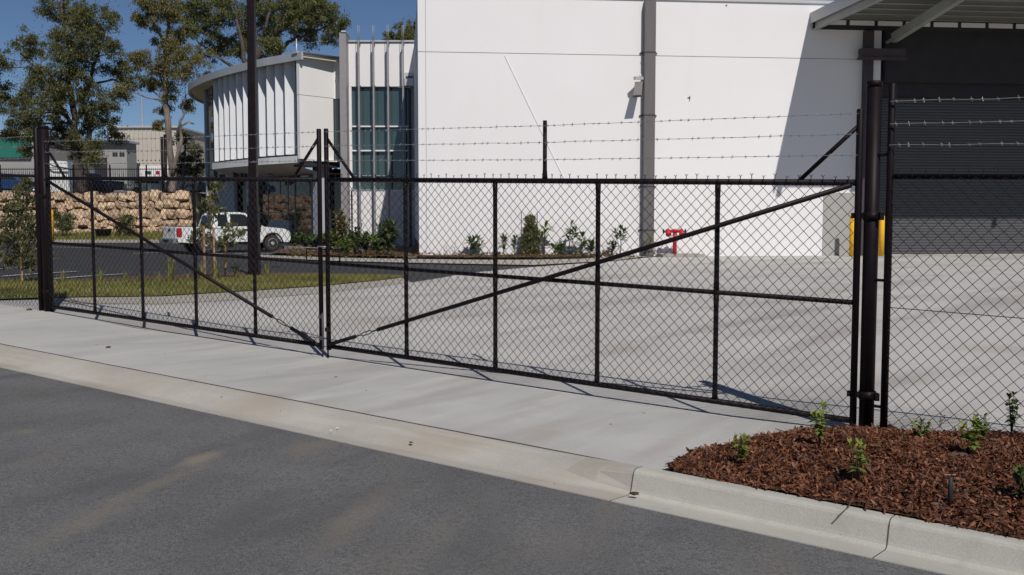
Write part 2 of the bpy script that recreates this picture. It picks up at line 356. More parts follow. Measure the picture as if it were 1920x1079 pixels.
# ------------------------------------------------------------------ the ground
K_UP = [(-260, 566), (0, 563), (95, 560), (300, 557), (450, 548), (600, 538), (700, 528), (757, 521)]
K_LOW = [(95, 571), (300, 571), (450, 563), (600, 551), (700, 540), (770, 530)]
ASPH = [(770, 530), (870, 513), (1000, 501), (1150, 490)]
bm = bmnew()
vs = [bm.verts.new(p) for p in ((-260, -60, -0.9), (260, -60, -0.9), (260, 420, -0.6), (-260, 420, -0.6))]; bm.faces.new(vs)
tag(obj('ground', bm, M['dirt']), kind='structure')
# stains and tyre tracks that belong to the paving, from one point of the ground to another
def streak(m, x0, y0, x1, y1, w, am, col):
    p, q = G(x0, y0), G(x1, y1); d = q - p; c = (p + q) / 2; patch(m, col, c.x, c.y, d.length * .62, w, math.atan2(d.y, d.x), am)
for s_ in ((330, 880, 420, 842, .13, .55, (.28, .235, .175)), (0, 1060, 300, 905, .16, .38, (.21, .185, .145)), (20, 815, 80, 806, .13, .5, (.21, .185, .12)), (540, 860, 620, 815, .22, .5, (.21, .175, .14)), (560, 1079, 740, 900, .16, .4, (.19, .165, .135)), (300, 1079, 560, 900, .2, .5, (.09, .088, .087)), (860, 1079, 930, 960, .25, .4, (.09, .088, .087)), (1020, 1079, 1090, 980, .3, .35, (.175, .16, .14)), (100, 720, 330, 760, .2, .45, (.088, .087, .087)), (150, 960, 420, 860, .1, .4, (.19, .17, .13))): streak(M['road'], *s_)
for s_ in ((1120, 655, 1600, 570, .32, .75, (.27, .255, .24)), (1380, 690, 1640, 600, .25, .6, (.30, .26, .235)), (980, 590, 1330, 545, .5, .6, (.29, .28, .265)), (720, 600, 1000, 560, .35, .5, (.31, .295, .28)), (1690, 600, 1920, 550, .4, .55, (.29, .275, .26)), (1000, 690, 1250, 640, .25, .5, (.31, .27, .24)), (1250, 510, 1800, 500, .7, .5, (.31, .30, .285)), (860, 640, 1100, 600, .2, .5, (.31, .295, .28)), (400, 580, 700, 560, .35, .4, (.33, .32, .30))): streak(M['yard'], *s_)
for s_ in ((640, 790, 960, 705, .16, .65, (.335, .31, .29)), (380, 720, 700, 690, .14, .6, (.32, .31, .30)), (960, 850, 1060, 790, .2, .5, (.35, .30, .265)), (1180, 870, 1300, 810, .16, .5, (.35, .31, .28)), (60, 650, 420, 640, .16, .6, (.335, .33, .325)), (800, 840, 1090, 745, .12, .5, (.34, .315, .29)), (250, 690, 560, 660, .12, .5, (.33, .325, .32)), (480, 770, 700, 730, .14, .4, (.50, .49, .47))): streak(M['apron'], *s_)
# road
sheet('road', [xy(-40, -2.4)[:], xy(30, -2.4)[:], xy(30, -15)[:], xy(-40, -15)[:]], 0.0, M['road'], 2.0)
# driveway crossing between gutter and gate
MUL = [(1270, 879), (1300, 864), (1345, 852), (1420, 839), (1500, 826), (1600, 815), (1662, 808)]
mulch_edge = [g2(*p) for p in MUL]
ap = [xy(17, -1.85)[:], xy(0.62, -1.85)[:]] + mulch_edge[:] + [xy(-0.5, 0.0)[:], xy(11.2, 0)[:], g2(95, 562), g2(0, 564), g2(-260, 567)]
sheet('driveway', ap, 0.0, M['apron'], 1.0)
# yard slab inside the gate
far_w = [(30, 46.0), (30, 2.0)]
yp = [xy(11.9, 0.0)[:], g2(95, 571)] + [g2(*p) for p in K_LOW[1:]] + [g2(*p) for p in ASPH[1:]] + [g2(1300, 474)] + [(8, 45), (30, 47.5)] + [xy(-20, 0)[:]]
sheet('yard', yp, 0.0, M['yard'], 1.5)
# flush concrete edge beside the lawn
ke = [g2(*p) for p in K_LOW] + [g2(*p) for p in K_UP[2:][::-1]]
sheet('edge_strip', ke, 0.006, M['tankerb'], 1.5)
# car park asphalt
cp = [g2(*p) for p in ASPH] + [g2(1150, 487), g2(760, 483)] + [(-6, 49), (-18, 62), (-52, 70), (-52, 24)] + [g2(-100, 533), g2(0, 531), g2(100, 530), g2(300, 524), g2(470, 516), g2(620, 515), g2(757, 520)]
sheet('car_park', cp, -0.012, M['carpark'], 1.5)
# lawn verge
LAWN = [g2(*p) for p in [(-260, 566), (0, 563), (95, 560), (300, 557), (450, 548), (600, 538), (700, 528), (757, 521), (700, 519), (600, 518), (470, 520), (380, 527), (300, 530), (200, 531), (100, 530), (0, 529), (-260, 532)]]
sheet('lawn', LAWN, 0.02, M['grassbase'], 1.5)
# planting strip between lawn and car park
STRIP = [g2(*p) for p in [(150, 531.5), (300, 530.5), (380, 527.5), (470, 520.5), (600, 518.5), (600, 515), (470, 513.5), (380, 517), (300, 521), (150, 528)]]
sheet('planting_strip', STRIP, 0.05, M['farmulch'], 1.5)
# beds by the buildings
sheet('garden_bed', [g2(*p) for p in [(505, 478), (620, 483), (745, 485), (900, 487), (1000, 487), (1090, 485), (1150, 480), (1200, 474)]] + [(4.9, 40.6), (-3.6, 40.5), (-4.9, 51), (-9, 52.5), (-12, 52.5)] + [g2(540, 468)], 0.09, M['farmulch'], 2.0)
ED = [g2(*p) for p in [(470, 479), (620, 484.5), (745, 487), (900, 489), (1000, 489), (1090, 487), (1150, 482), (1215, 475), (1310, 472.5), (1308, 477), (1200, 484), (1150, 490.5), (1000, 499), (745, 494), (620, 491), (470, 482.5)]]
sheet('concrete_strip', ED, 0.03, M['tankerb'], 2.0)
# grass bank below the boulder wall
WALLY = 66.0
kf = [(-52, 59.5), (-40, 60.0), (-26, 60.5), (-19.8, 60.5), (-17, 60)]
bm = bmnew(); rows = []
for i in range(5):
    t_ = i / 4; rows.append([bm.verts.new((p[0], p[1] * (1 - t_) + WALLY * t_, 0.16 + 0.30 * sm(t_))) for p in kf])
for A_, B_ in zip(rows, rows[1:]):
    for k in range(4): bm.faces.new((A_[k], A_[k + 1], B_[k + 1], B_[k]))
tag(obj('grass_bank', bm, M['grassbase']), kind='structure')
bm = bmnew()
for p, q in zip(kf, kf[1:]): beam(bm, (p[0], p[1] - 0.12, 0.08), (q[0], q[1] - 0.12, 0.08), 0.3, 0.2)
tag(obj('bank_kerb', bm, M['tankerb']), kind='structure')
bm = bmnew()
kk = [G(540, 468, 0.1), G(600, 471, 0.1), G(680, 474, 0.1)]
for p, q in zip(kk, kk[1:]): beam(bm, (p.x, p.y, 0.13), (q.x, q.y, 0.13), 0.35, 0.24)
tag(obj('bed_kerb', bm, M['tankerb']), kind='structure')
# upper terrace behind the boulder wall
bm = bmnew()
vs = [bm.verts.new(p) for p in ((-120, WALLY + 0.5, 3.0), (-20.2, WALLY + 0.5, 3.0), (-20.2, 90, 3.0), (40, 95, 3.0), (40, 300, 3.0), (-180, 300, 3.0))]; bm.faces.new(vs)
tag(obj('terrace', bm, M['dirt']), kind='structure')
# painted bay lines
def paint(px0, py0, px1, py1, w=0.11):
    p = G(px0, py0); q = G(px1, py1); d = (q - p).normalized(); s = Vector((-d.y, d.x, 0)) * w / 2; n_ = 6; b_ = []
    for i in range(n_ + 1):
        c = p.lerp(q, i / n_); z = H(c.x, c.y) - 0.006
        b_.append((bm.verts.new((c.x - s.x, c.y - s.y, z)), bm.verts.new((c.x + s.x, c.y + s.y, z))))
    for A_, B_ in zip(b_, b_[1:]): bm.faces.new((A_[0], A_[1], B_[1], B_[0]))
bm = bmnew()
for l in ((-60, 507, 62, 501), (5, 517.5, 145, 508.5), (95, 522.5, 236, 513), (200, 524, 238, 521.5), (95, 463, 300, 468), (250, 475.5, 345, 471.5), (405, 481.5, 470, 479), (300, 470, 420, 476), (470, 471, 520, 469.5), (420, 514, 745, 516.5), (440, 475, 700, 479)): paint(*l)
o = obj('road_markings', bm, M['line']); tag(o, kind='structure')

# gutter, crossing and kerb: pieces between the joints
def strip(name, prof_fn, a0, a1, m, parent, step=0.25):
    bm = bmnew(); n_ = max(2, int(abs(a1 - a0) / step)); rows = []
    for i in range(n_ + 1):
        a = a0 + (a1 - a0) * i / n_; rows.append([bm.verts.new(GP(a, h, n)) for n, h in prof_fn(a)])
    for A_, B_ in zip(rows, rows[1:]):
        for k in range(len(A_) - 1): bm.faces.new((A_[k], A_[k + 1], B_[k + 1], B_[k]))
    o = obj(name, bm, m, parent)
    return o
def kh(a):                                   # how much of the upright kerb stands here (1) or is laid back for the driveway (0)
    return sm((1.28 - a) / 0.62) if a > -50 else 1
def prof(a):
    k = kh(a); lerp = lambda u, v: u * (1 - k) + v * k
    lay = [(-1.835, -0.045), (-1.84, -0.037), (-1.90, -0.040), (-2.00, -0.052), (-2.06, -0.064), (-2.11, -0.078), (-2.17, -0.094), (-2.22, -0.107), (-2.25, -0.112), (-2.27, -0.112), (-2.41, -0.097), (-2.415, -0.13)]
    up = [(-2.02, -0.02), (-2.025, 0.028), (-2.10, 0.030), (-2.118, 0.027), (-2.132, 0.019), (-2.140, 0.006), (-2.165, -0.080), (-2.172, -0.097), (-2.186, -0.108), (-2.206, -0.113), (-2.41, -0.097), (-2.415, -0.13)]
    return [(lerp(p[0], q[0]), lerp(p[1], q[1])) for p, q in zip(lay, up)]
kroot = bpy.data.objects.new('kerb', None); C.objects.link(kroot); kroot.location = GP(0, 0, -2.1); WL['kerb'] = Vector(kroot.location); tag(kroot, kind='structure')
JN = [30, 13.2, 0.66, -0.85, -3.1, -5.4, -7.7, -10.0, -13]
for a0, a1 in zip(JN, JN[1:]):
    strip('kerb_segment', prof, a0 - 0.003, a1 + 0.003, M['gutter'] if a0 > 0.7 else M['kerb'], kroot)
bm = bmnew()                                  # dark packing seen in the joints
for a in JN[2:4]:
    P_ = prof(a - 0.02)[1:]
    for (n0, h0), (n1, h1) in zip(P_, P_[1:]):
        beam(bm, GP(a, h0 - 0.007, n0), GP(a, h1 - 0.007, n1), 0.0055, 0.01)
for i in range(80):                           # ragged open joint behind the layback
    a0 = 0.75 + i * 0.16; a1 = a0 + 0.16; j0 = 0.006 * noise.noise((a0 * 5, 0, 0)); j1 = 0.006 * noise.noise((a1 * 5, 0, 0))
    w0 = 0.009 + 0.010 * max(0, noise.noise((a0 * 3, 4, 0)))
    beam(bm, GP(a0, -0.0365, -1.838 + j0), GP(a1, -0.0365, -1.838 + j1), w0, 0.010)
obj('joint_gap', bm, M['earth'], kroot)

# ------------------------------------------------------------------ mulch bed in the front right corner
def mz(x, y):
    a, n = an(x, y); u = max(0, min(1, (-n + 0.0) / 2.03))
    edge = min(1.0, max(0.0, (0.62 - a) / 0.9))
    return zgate(a) + 0.022 + 0.10 * math.sin(math.pi * min(1, max(0, u * 0.92 + 0.04))) * edge + 0.055 * edge * (1 - u) * sm((-0.2 - a) / 0.8) * (1 if n < .15 else sm((.55 - n) / .4)) + 0.022 * noise.noise((x * 3, y * 3, 0))
MB = [xy(0.60, -1.83)[:]] + mulch_edge + [xy(-0.32, 0.03)[:], xy(-0.6, 0.14)[:], xy(-0.95, 0.30)[:], xy(-1.4, 0.42)[:], xy(-9, 0.5)[:], xy(-9, -2.04)[:], xy(-0.35, -2.04)[:], xy(0.2, -2.03)[:], xy(0.48, -1.96)[:]]
bed = sheet('mulch_bed', MB, 0.0, M['mulch'], 0.2, zf=mz)
rs = np.random.RandomState(3)
V, Fc, T = [], [], []
tries = 0; kchips = 0
while kchips < 47000 and tries < 220000:
    tries += 1
    a = rs.uniform(-4.2, 0.72) if kchips > 36000 else rs.uniform(-2.6, 0.72); n = rs.uniform(-2.09, 0.48)
    q = xy(a, n)
    if not inpoly(q.x + rs.normal(0, .016), q.y + rs.normal(0, .016), MB): continue
    l = abs(rs.normal(0.009, 0.010)) + 0.005; w = min(.008, l * rs.uniform(0.10, 0.5))
    if rs.rand() < 0.10: l *= 2.4; w *= 0.5
    z = mz(q.x, q.y) + rs.uniform(0.0, 0.014); ang = rs.uniform(0, 6.283); el = rs.normal(0, 0.5)
    d = Vector((math.cos(ang) * math.cos(el), math.sin(ang) * math.cos(el), math.sin(el))); s = d.cross(UP).normalized(); roll = rs.normal(0, 0.7)
    s = s * math.cos(roll) + s.cross(d) * math.sin(roll); up = d.cross(s)
    c = Vector((q.x, q.y, z)); b = len(V); bend = up * rs.uniform(-.2, .35) * l
    for i, t_ in enumerate((-1, 0, 1)):
        cc = c + d * t_ * l + (bend if i == 1 else Vector((0, 0, 0)))
        ww = w * (1 if i == 1 else rs.uniform(.4, .9))
        V += [cc + s * ww, cc - s * ww]
    Fc += [[b, b + 1, b + 3, b + 2], [b + 2, b + 3, b + 5, b + 4]]
    tv = min(1, max(0, rs.beta(1.3, 2.6))) if rs.rand() > .02 else 1.0
    T += [tv, tv * 0.9]; kchips += 1
chips = pymesh('bark_chips', V, Fc, M['lchip'], bed, tint=T); tag(chips, kind='stuff')
#@@PART2
# ------------------------------------------------------------------ gate and fence
def chain(name, a0, a1, h0, h1, n, parent, pitch=None, rows=None, r=0.0029, top=True, bottom=True, rowfn=None):
    """chain wire: interlocking zigzag wires, twisted barbs above the top rail"""
    cols = max(1, round((a1 - a0) / 0.0928)); w = (a1 - a0) / cols / 2; nr = rows or max(1, round((h1 - h0) / 0.0928)); dh = (h1 - h0) / nr / 2
    V, Fc = [], []
    ring = [(1.25 * r, 0), (-0.62 * r, 0.9 * r), (-0.62 * r, -0.9 * r)]
    def run(pts):
        b = len(V)
        for (a, h, nn) in pts:
            q = GP(a, h, nn)
            for (oa, on) in ring: V.append(q + D3 * oa + N3 * on)
        for i in range(len(pts) - 1):
            for k in range(3): Fc.append([b + i * 3 + k, b + i * 3 + (k + 1) % 3, b + i * 3 + 3 + (k + 1) % 3, b + i * 3 + 3 + k])
    for i in range(cols * 2):
        pts = []; x0 = a0 + i * w
        for j in range(nr * 2 + 1):
            side = (j + i) % 2
            pts.append((x0 + w * side + 0.0012 * noise.noise((i * 1.7, j * .6, a0)), h0 + j * dh, n + (r * 0.9 if side else -r * 0.9) + 0.004 * noise.noise((x0 * 2, j * .2, 3))))
        run(pts)
    for i in range(cols):
        x = a0 + (2 * i + 1) * w
        if top:
            t_ = RND.uniform(-.004, .004); e = RND.uniform(.75, 1.15)
            run([(x, h1, n), (x + t_, h1 + .046 * e, n)])
            run([(x + t_, h1 + .044 * e, n), (x + t_ - .015, h1 + .060 * e, n - .006)]); run([(x + t_, h1 + .044 * e, n), (x + t_ + .015, h1 + .060 * e, n + .006)])
        if bottom:
            run([(x, h0, n), (x, h0 - .02, n)])
    o = pymesh(name, V, Fc, M['wire'], parent); tag(o, kind='stuff'); return o
def barbed(name, pts, parent, spacing=0.09, r=0.0019, m='galv', sag=0.0, jit=0.004):
    """two twisted strands with four-point barbs, through the given (a, h, n) points"""
    bm = bmnew()
    for (p, q) in zip(pts, pts[1:]):
        A_ = GP(*p); B_ = GP(*q); L_ = (B_ - A_).length; n_ = max(2, int(L_ / spacing)); line = []
        for i in range(n_ + 1):
            t_ = i / n_; c = A_.lerp(B_, t_); c.z -= sag * 4 * t_ * (1 - t_); c.z += jit * noise.noise((t_ * L_ * 4, p[1] * 9, 1)); line.append(c)
        tube(bm, line, r, 4, False); dv = (B_ - A_).normalized()
        for c in line[:-1]:
            c = c + dv * RND.uniform(.02, .07)
            for k in range(2):
                an_ = RND.uniform(0, 3.14); u = (UP * math.sin(an_) + N3 * math.cos(an_)) * 0.017
                tube(bm, [c - u + dv * .004, c + u - dv * .004], r * 0.8, 3, False)
            tube(bm, [c - dv * .009, c + dv * .009], r * 2.3, 5, False)
    return obj(name, bm, M[m], parent)
HT, HB, HM = 1.820, 0.070, 0.945
EXT = 0.53
def pole(name, a, h0, h1, r, parent, n=0.0, cap=True, seg=10, m='black'):
    bm = bmnew(); tube(bm, [GP(a, h0, n), GP(a, h1 - .008, n), GP(a, h1, n)], [r, r, r * .8] if cap else r, seg); return obj(name, bm, M[m], parent)
def rail(name, a0, a1, h0, h1, r, parent, n=0.0, seg=10, m='black'):
    bm = bmnew(); tube(bm, [GP(a0, h0, n), GP(a1, h1, n)], r, seg); return obj(name, bm, M[m], parent)
def gate_leaf(hinge, meet, label, mid_up):
    """one leaf, hinge stile at a=hinge, meeting stile at a=meet"""
    sg = 1 if meet > hinge else -1
    t = thing('gate_leaf', GP(hinge, 0), label, 'gate', 'pair of chain wire driveway gates')
    o = pole('hinge_stile', hinge, 0.03, HT + EXT, 0.025, t)
    pole('meeting_stile', meet, 0.03, HT + EXT, 0.025, t)
    rail('top_rail', hinge + sg * .025, meet - sg * .025, HT, HT, 0.0235, t)
    rail('middle_rail', hinge + sg * .025, meet - sg * .025, HM, HM, 0.019, t)
    rail('bottom_rail', hinge + sg * .025, meet - sg * .025, HB, HB, 0.0235, t)
    for k in range(1, 5):
        a = hinge + (meet - hinge) * k / 5; r = 0.0205
        bm = bmnew()
        for hh in ((HB + .02, HM - .014), (HM + .014, HT - .02)):
            pts = [GP(a, hh[0]), GP(a, hh[0] + .05), GP(a, hh[0] + .10), GP(a, hh[1] - .10), GP(a, hh[1] - .05), GP(a, hh[1])]
            tube(bm, pts, [r * 1.15, r * 1.12, r, r, r * 1.12, r * 1.15], 8)
        obj('upright', bm, M['black'], t)
    # diagonal brace, tensioned near the foot by a turnbuckle
    A_ = (hinge + sg * .04, HT - .02); B_ = (meet - sg * .06, HB + .03); P = lambda s_: (A_[0] + (B_[0] - A_[0]) * s_, A_[1] + (B_[1] - A_[1]) * s_)
    bm = bmnew(); nn = -0.046
    tube(bm, [GP(*P(0), nn), GP(*P(.872), nn)], 0.0205, 8); tube(bm, [GP(*P(.93), nn), GP(*P(1), nn)], 0.0205, 8)
    br = obj('diagonal_brace', bm, M['black'], t)
    bm = bmnew(); tube(bm, [GP(*P(.868), nn), GP(*P(.888), nn)], .009, 6); tube(bm, [GP(*P(.914), nn), GP(*P(.935), nn)], .009, 6)
    for e in (-.016, .016):
        p0 = P(.886); p1 = P(.916); tube(bm, [GP(p0[0], p0[1], nn), GP(p0[0] * .8 + p1[0] * .2, p0[1] * .8 + p1[1] * .2 + e, nn), GP(p0[0] * .2 + p1[0] * .8, p0[1] * .2 + p1[1] * .8 + e, nn), GP(p1[0], p1[1], nn)], .006, 6)
    obj('turnbuckle', bm, M['steelcol'], br)
    # stays of the barbed wire arms
    for a, s_, hh in ((hinge, sg, .40), (meet, -sg, .42)):
        bm = bmnew(); tube(bm, [GP(a + s_ * .02, HT + hh), GP(a + s_ * (.44 if a == hinge else .40), HT + .015)], .0165, 8); obj('stay', bm, M['black'], t)
    if mid_up: 
        a = (hinge + meet) / 2 + mid_up - 1; bm = bmnew(); tube(bm, [GP(a, HT + .015), GP(a, HT + .06), GP(a, HT + .1), GP(a, HT + EXT - .0)], [.026, .022, .019, .018], 8); obj('wire_arm', bm, M['black'], t)
    lo, hi = min(hinge, meet), max(hinge, meet)
    chain('chain_mesh', lo + .02, hi - .02, HB + .015, HT, -0.028, t, rows=19)
    for h in (.495, .348, .197):
        barbed('barbed_wire', [(lo, HT + h, -.03), ((lo + hi) / 2, HT + h - .012, -.03), (hi, HT + h, -.03)], t)
    return t
AR, AL = 0.015, 10.936                           # hinge stiles
gr = gate_leaf(AR, 5.524, 'nearer right leaf of the black chain wire gate, brace rising to the right', 1)
gl = gate_leaf(AL, 5.632, 'farther left leaf of the black chain wire gate, brace falling to the right', 1)
# drop bolts at the meeting stiles
bm = bmnew(); tube(bm, [GP(5.50, -.05, -.035), GP(5.50, .34, -.035)], .009, 6); tube(bm, [GP(5.50, .33, -.035), GP(5.46, .33, -.06)], .009, 6); box(bm, GP(5.51, .25, -.03), (.05, .03, .04)); obj('drop_bolt', bm, M['black'], gr)
bm = bmnew(); tube(bm, [GP(5.595, -.05, -.02), GP(5.595, .42, -.02)], .009, 6); box(bm, GP(5.615, .38, -.02), (.05, .03, .04)); box(bm, GP(5.615, .15, -.02), (.05, .03, .04)); obj('drop_bolt', bm, M['steelcol'], gl)
bm = bmnew(); tube(bm, [GP(5.52, 1.12, -.03), GP(5.64, 1.12, -.03)], .007, 6); obj('latch_rod', bm, M['galv'], gl)
for g_, a_, s_ in ((gr, AR, -1), (gl, AL, 1)):
    for h in (.27, 1.58):
        bm = bmnew(); beam(bm, GP(a_ - s_ * .045, h), GP(a_ + s_ * .172, h), .03, .04)
        lathe(bm, GP(a_ + s_ * .09, h - .03, .03), UP, [(0, .062), (.06, .062)], 14); box(bm, GP(a_ + s_ * .165, h), (.03, .05, .055)); obj('hinge', bm, M['black'], g_)
# gate posts with caps
def gate_post(a, n, h, label):
    r = .053 if a < 1 else .066
    t = thing('gate_post', GP(a, 0, n), label, 'post', 'big round posts the gate leaves hang on')
    bm = bmnew(); tube(bm, [GP(a, -.05, n), GP(a, h, n)], r, 20); obj('post_tube', bm, M['black'], t)
    bm = bmnew(); lathe(bm, GP(a, h - .03, n), UP, [(0, r + .003), (.035, r + .003), (.042, r - .004), (.044, 0)], 20); obj('cap', bm, M['black'], t)
    return t
gate_post(-0.073, .03, 2.535, 'thick black round gate post in front of the yellow bollards')
gate_post(AL + .105, .03, 2.52, 'thick black round gate post at the edge of the grass verge')
# side fences
def fence(a0, a1, label, htop, posts, wires, hbot, mid, wobble=0.0, rise=0.0):
    t = thing('chain_wire_fence', GP(a0, 0), label, 'fence', 'chain wire fences flanking the gate')
    for a in posts: pole('fence_post', a, -.05, htop + (.66 if a == posts[0] else .62), .0265 if a == posts[0] and a < 1 else .036 if a == posts[0] else .024, t)
    bm = bmnew(); tube(bm, [GP(a0, htop, 0), GP(a1, htop + rise, 0)], .020, 10); obj('top_rail', bm, M['black'], t)
    lo, hi = min(a0, a1), max(a0, a1)
    chain('chain_mesh', lo + .02, hi - .02, hbot, htop, -.026, t)
    for h in (mid,):
        bm = bmnew(); tube(bm, [GP(a0, h, -.02), GP((a0 + a1) / 2, h - .012, -.02), GP(a1, h, -.02)], .003, 5); obj('line_wire', bm, M['wire'], t)
    for h in wires:
        pts = [(a0, htop + h + .006, -.04)] + [(a0 + (a1 - a0) * k / 4, htop + h + wobble * RND.uniform(-1, 1), -.035) for k in range(1, 5)]
        barbed('barbed_wire', pts, t, r=.0024, jit=.007)
    return t
f1 = fence(-0.207, -4.4, 'black chain wire fence panel behind the bark mulch bed', 1.862, [-0.207, -3.25], (.52, .365, .215), .035, 0.93, .006)
f2 = fence(AL + .245, AL + 6.5, 'black chain wire fence along the grass verge beside the far gate post', 1.85, [AL + .245, AL + 3.4, AL + 6.4], (.53, .40, .235), .03, 0.9, .006, .06)
# short rods tying the big post to the fence post
for h in (.20, 1.12, 2.02):
    bm = bmnew(); tube(bm, [GP(-.073, h, .01), GP(-.207, h, 0)], .011, 8); obj('tie_rod', bm, M['black'], f1)
    bm = bmnew(); tube(bm, [GP(AL + .105, h, .01), GP(AL + .245, h, 0)], .011, 8); obj('tie_rod', bm, M['black'], f2)

# ------------------------------------------------------------------ warehouse
WC = atY(786, 483, 38.5); WC.z = 0.0; BE = rad(6.2)
WD = Vector((math.cos(BE), math.sin(BE), 0)); WN = Vector((math.sin(BE), -math.cos(BE), 0))   # along the wall, out of the wall
def wp(px, py, o=0.0):
    """point of the warehouse front (pushed out by o) seen at a pixel of the photograph"""
    r = ray(px, py); p0 = WC + WN * o; t_ = (p0 - CAM).dot(WN) / r.dot(WN); return CAM + r * t_
def ww(px, py=300, o=0.0): return (wp(px, py, o) - WC).dot(WD)
def wq(w, z, o=0.0): q = WC + WD * w + WN * o; return Vector((q.x, q.y, z))
def wbox(bm, w0, w1, z0, z1, o0, o1):
    hexa(bm, [wq(w0, z0, o0), wq(w1, z0, o0), wq(w1, z0, o1), wq(w0, z0, o1), wq(w0, z1, o0), wq(w1, z1, o0), wq(w1, z1, o1), wq(w0, z1, o1)])
ware = thing('warehouse', WC, 'large white concrete panel warehouse with an awning over its dark roller door', 'warehouse')
ZA_ = wp(1521, 57).z; ZJ = wp(1000, 101).z; ZT = wp(1470, 6).z
W1 = ww(1545); W2 = ww(1647); WP = ww(1217); WL0 = ww(799)
ZD = wp(1560, 362).z
g_ = .012
edges = [0, WL0, WP, W2]
for z0, z1 in ((-.2, ZJ - g_), (ZJ + g_, ZT)):
    for w0, w1 in zip(edges, edges[1:]):
        bm = bmnew(); q = 0.004 if w0 == 0 else g_
        w1b = w1 - (0 if w1 == W2 else 0.004 if w1 == WL0 else g_)
        wbox(bm, w0 + (0 if w0 == 0 else q), w1b, z0, z1, -.25, 0); obj('wall_panel', bm, M['white'], ware)
bm = bmnew(); wbox(bm, .01, W2 - .01, -.2, ZT - .02, -.3, -.035); obj('joint_backing', bm, M['groove'], ware)
bm = bmnew(); wbox(bm, W2, W2 + 30, ZA_ + .45, ZT, -.25, 0); obj('wall_panel', bm, M['white'], ware)
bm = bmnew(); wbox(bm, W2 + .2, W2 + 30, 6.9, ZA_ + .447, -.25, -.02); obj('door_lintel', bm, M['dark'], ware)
bm = bmnew(); wbox(bm, 0, W2 + 30, ZT, ZT + .12, -.35, .06); obj('parapet_capping', bm, M['fascia'], ware)
# return wall running back towards the tower
bm = bmnew(); RB = 12.05
hexa(bm, [wq(0, -.2, -.252), wq(.25, -.2, -.252), wq(.25, -.2, -RB), wq(0, -.2, -RB), wq(0, ZT, -.252), wq(.25, ZT, -.252), wq(.25, ZT, -RB), wq(0, ZT, -RB)]); obj('return_wall', bm, M['white'], ware)
bm = bmnew(); hexa(bm, [wq(-.012, -.2, -.02), wq(-.001, -.2, -.02), wq(-.001, -.2, -RB), wq(-.012, -.2, -RB), wq(-.012, .55, -.02), wq(-.001, .55, -.02), wq(-.001, .55, -RB), wq(-.012, .55, -RB)]); obj('dado_band', bm, M['maroon'], ware)
# slanting sealant line across the big panel
bm = bmnew(); pa = wp(946, 104, .006); pb = wp(1062, 345, .006); beam(bm, pa, pb, .03, .02, WN.cross((pb - pa).normalized())); obj('slanting_strip', bm, M['white'], ware)
# painted grey dado beside the door
bm = bmnew(); wbox(bm, W1, W2 - .003, -.2, ZD, .002, .012); obj('grey_dado', bm, M['greypaint'], ware)
# roller door, guide column and housing
ZH = wp(1700, 128).z
bm = bmnew(); wbox(bm, W2 + .05, W2 + 14, -.1, ZA_ + .4, -1.25, -1.15); obj('door_backing', bm, M['dark'], ware)
nslat = 56; zt = 6.4; zb = 0.02; dz = (zt - zb) / nslat; first = None
for i in range(nslat):
    z0 = zb + i * dz; z1 = z0 + dz
    if first is None or True:
        bm = bmnew(); w0, w1 = W2 + .22, W2 + 12.5
        pr = [(-1.14, z0 + .004), (-1.128, z0 + .014), (-1.122, z0 + dz * .5), (-1.128, z1 - .014), (-1.14, z1 - .004)]
        A_ = [bm.verts.new(wq(w0, z, o)) for o, z in pr]; B_ = [bm.verts.new(wq(w1, z, o)) for o, z in pr]
        for k in range(4): bm.faces.new((A_[k], B_[k], B_[k + 1], A_[k + 1]))
        bm.faces.new(A_); bm.faces.new(B_[::-1])
        obj('door_slat', bm, M['door'], ware)
bm = bmnew(); wbox(bm, W2 - .0, W2 + .2, -.1, 6.9, -1.0, -.26); obj('door_reveal', bm, M['offwhite'], ware)
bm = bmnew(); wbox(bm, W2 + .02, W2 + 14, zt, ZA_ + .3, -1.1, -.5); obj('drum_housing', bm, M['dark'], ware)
c0, c1 = ww(1621, 200, .3), ww(1636, 200, .3)
bm = bmnew(); wbox(bm, c0, c1, -.1, wp(1625, 60).z, .015, .30); obj('steel_column', bm, M['steelcol'], ware)
c0, c1 = ww(1610, 100, .35), ww(1692, 100, .35)
bm = bmnew(); wbox(bm, c0, c1, wp(1650, 112).z, wp(1650, 96).z, .31, .62); wbox(bm, c0 - .05, c1 + .05, wp(1650, 116).z, wp(1650, 112).z, .31, .66); obj('header_bracket', bm, M['steelcol'], ware)
# downpipe with straps
c0, c1 = ww(1207.5, 300, .34), ww(1227.5, 300, .34)
dp = thing('downpipe', wq((c0 + c1) / 2, 0, .2), 'square grey brown downpipe strapped to the middle of the white wall', 'downpipe')
bm = bmnew(); wbox(bm, c0, c1, 0.05, ZT - .1, .02, .34); obj('pipe', bm, M['pipe'], dp)
for py in (98, 216, 350, 432):
    z = wp(1217, py, .34).z; bm = bmnew(); wbox(bm, c0 - .13, c1 + .13, z - .025, z + .025, .022, .06); wbox(bm, c0 - .012, c1 + .012, z - .025, z + .025, .06, .352); obj('strap', bm, M['steelcol'], dp)
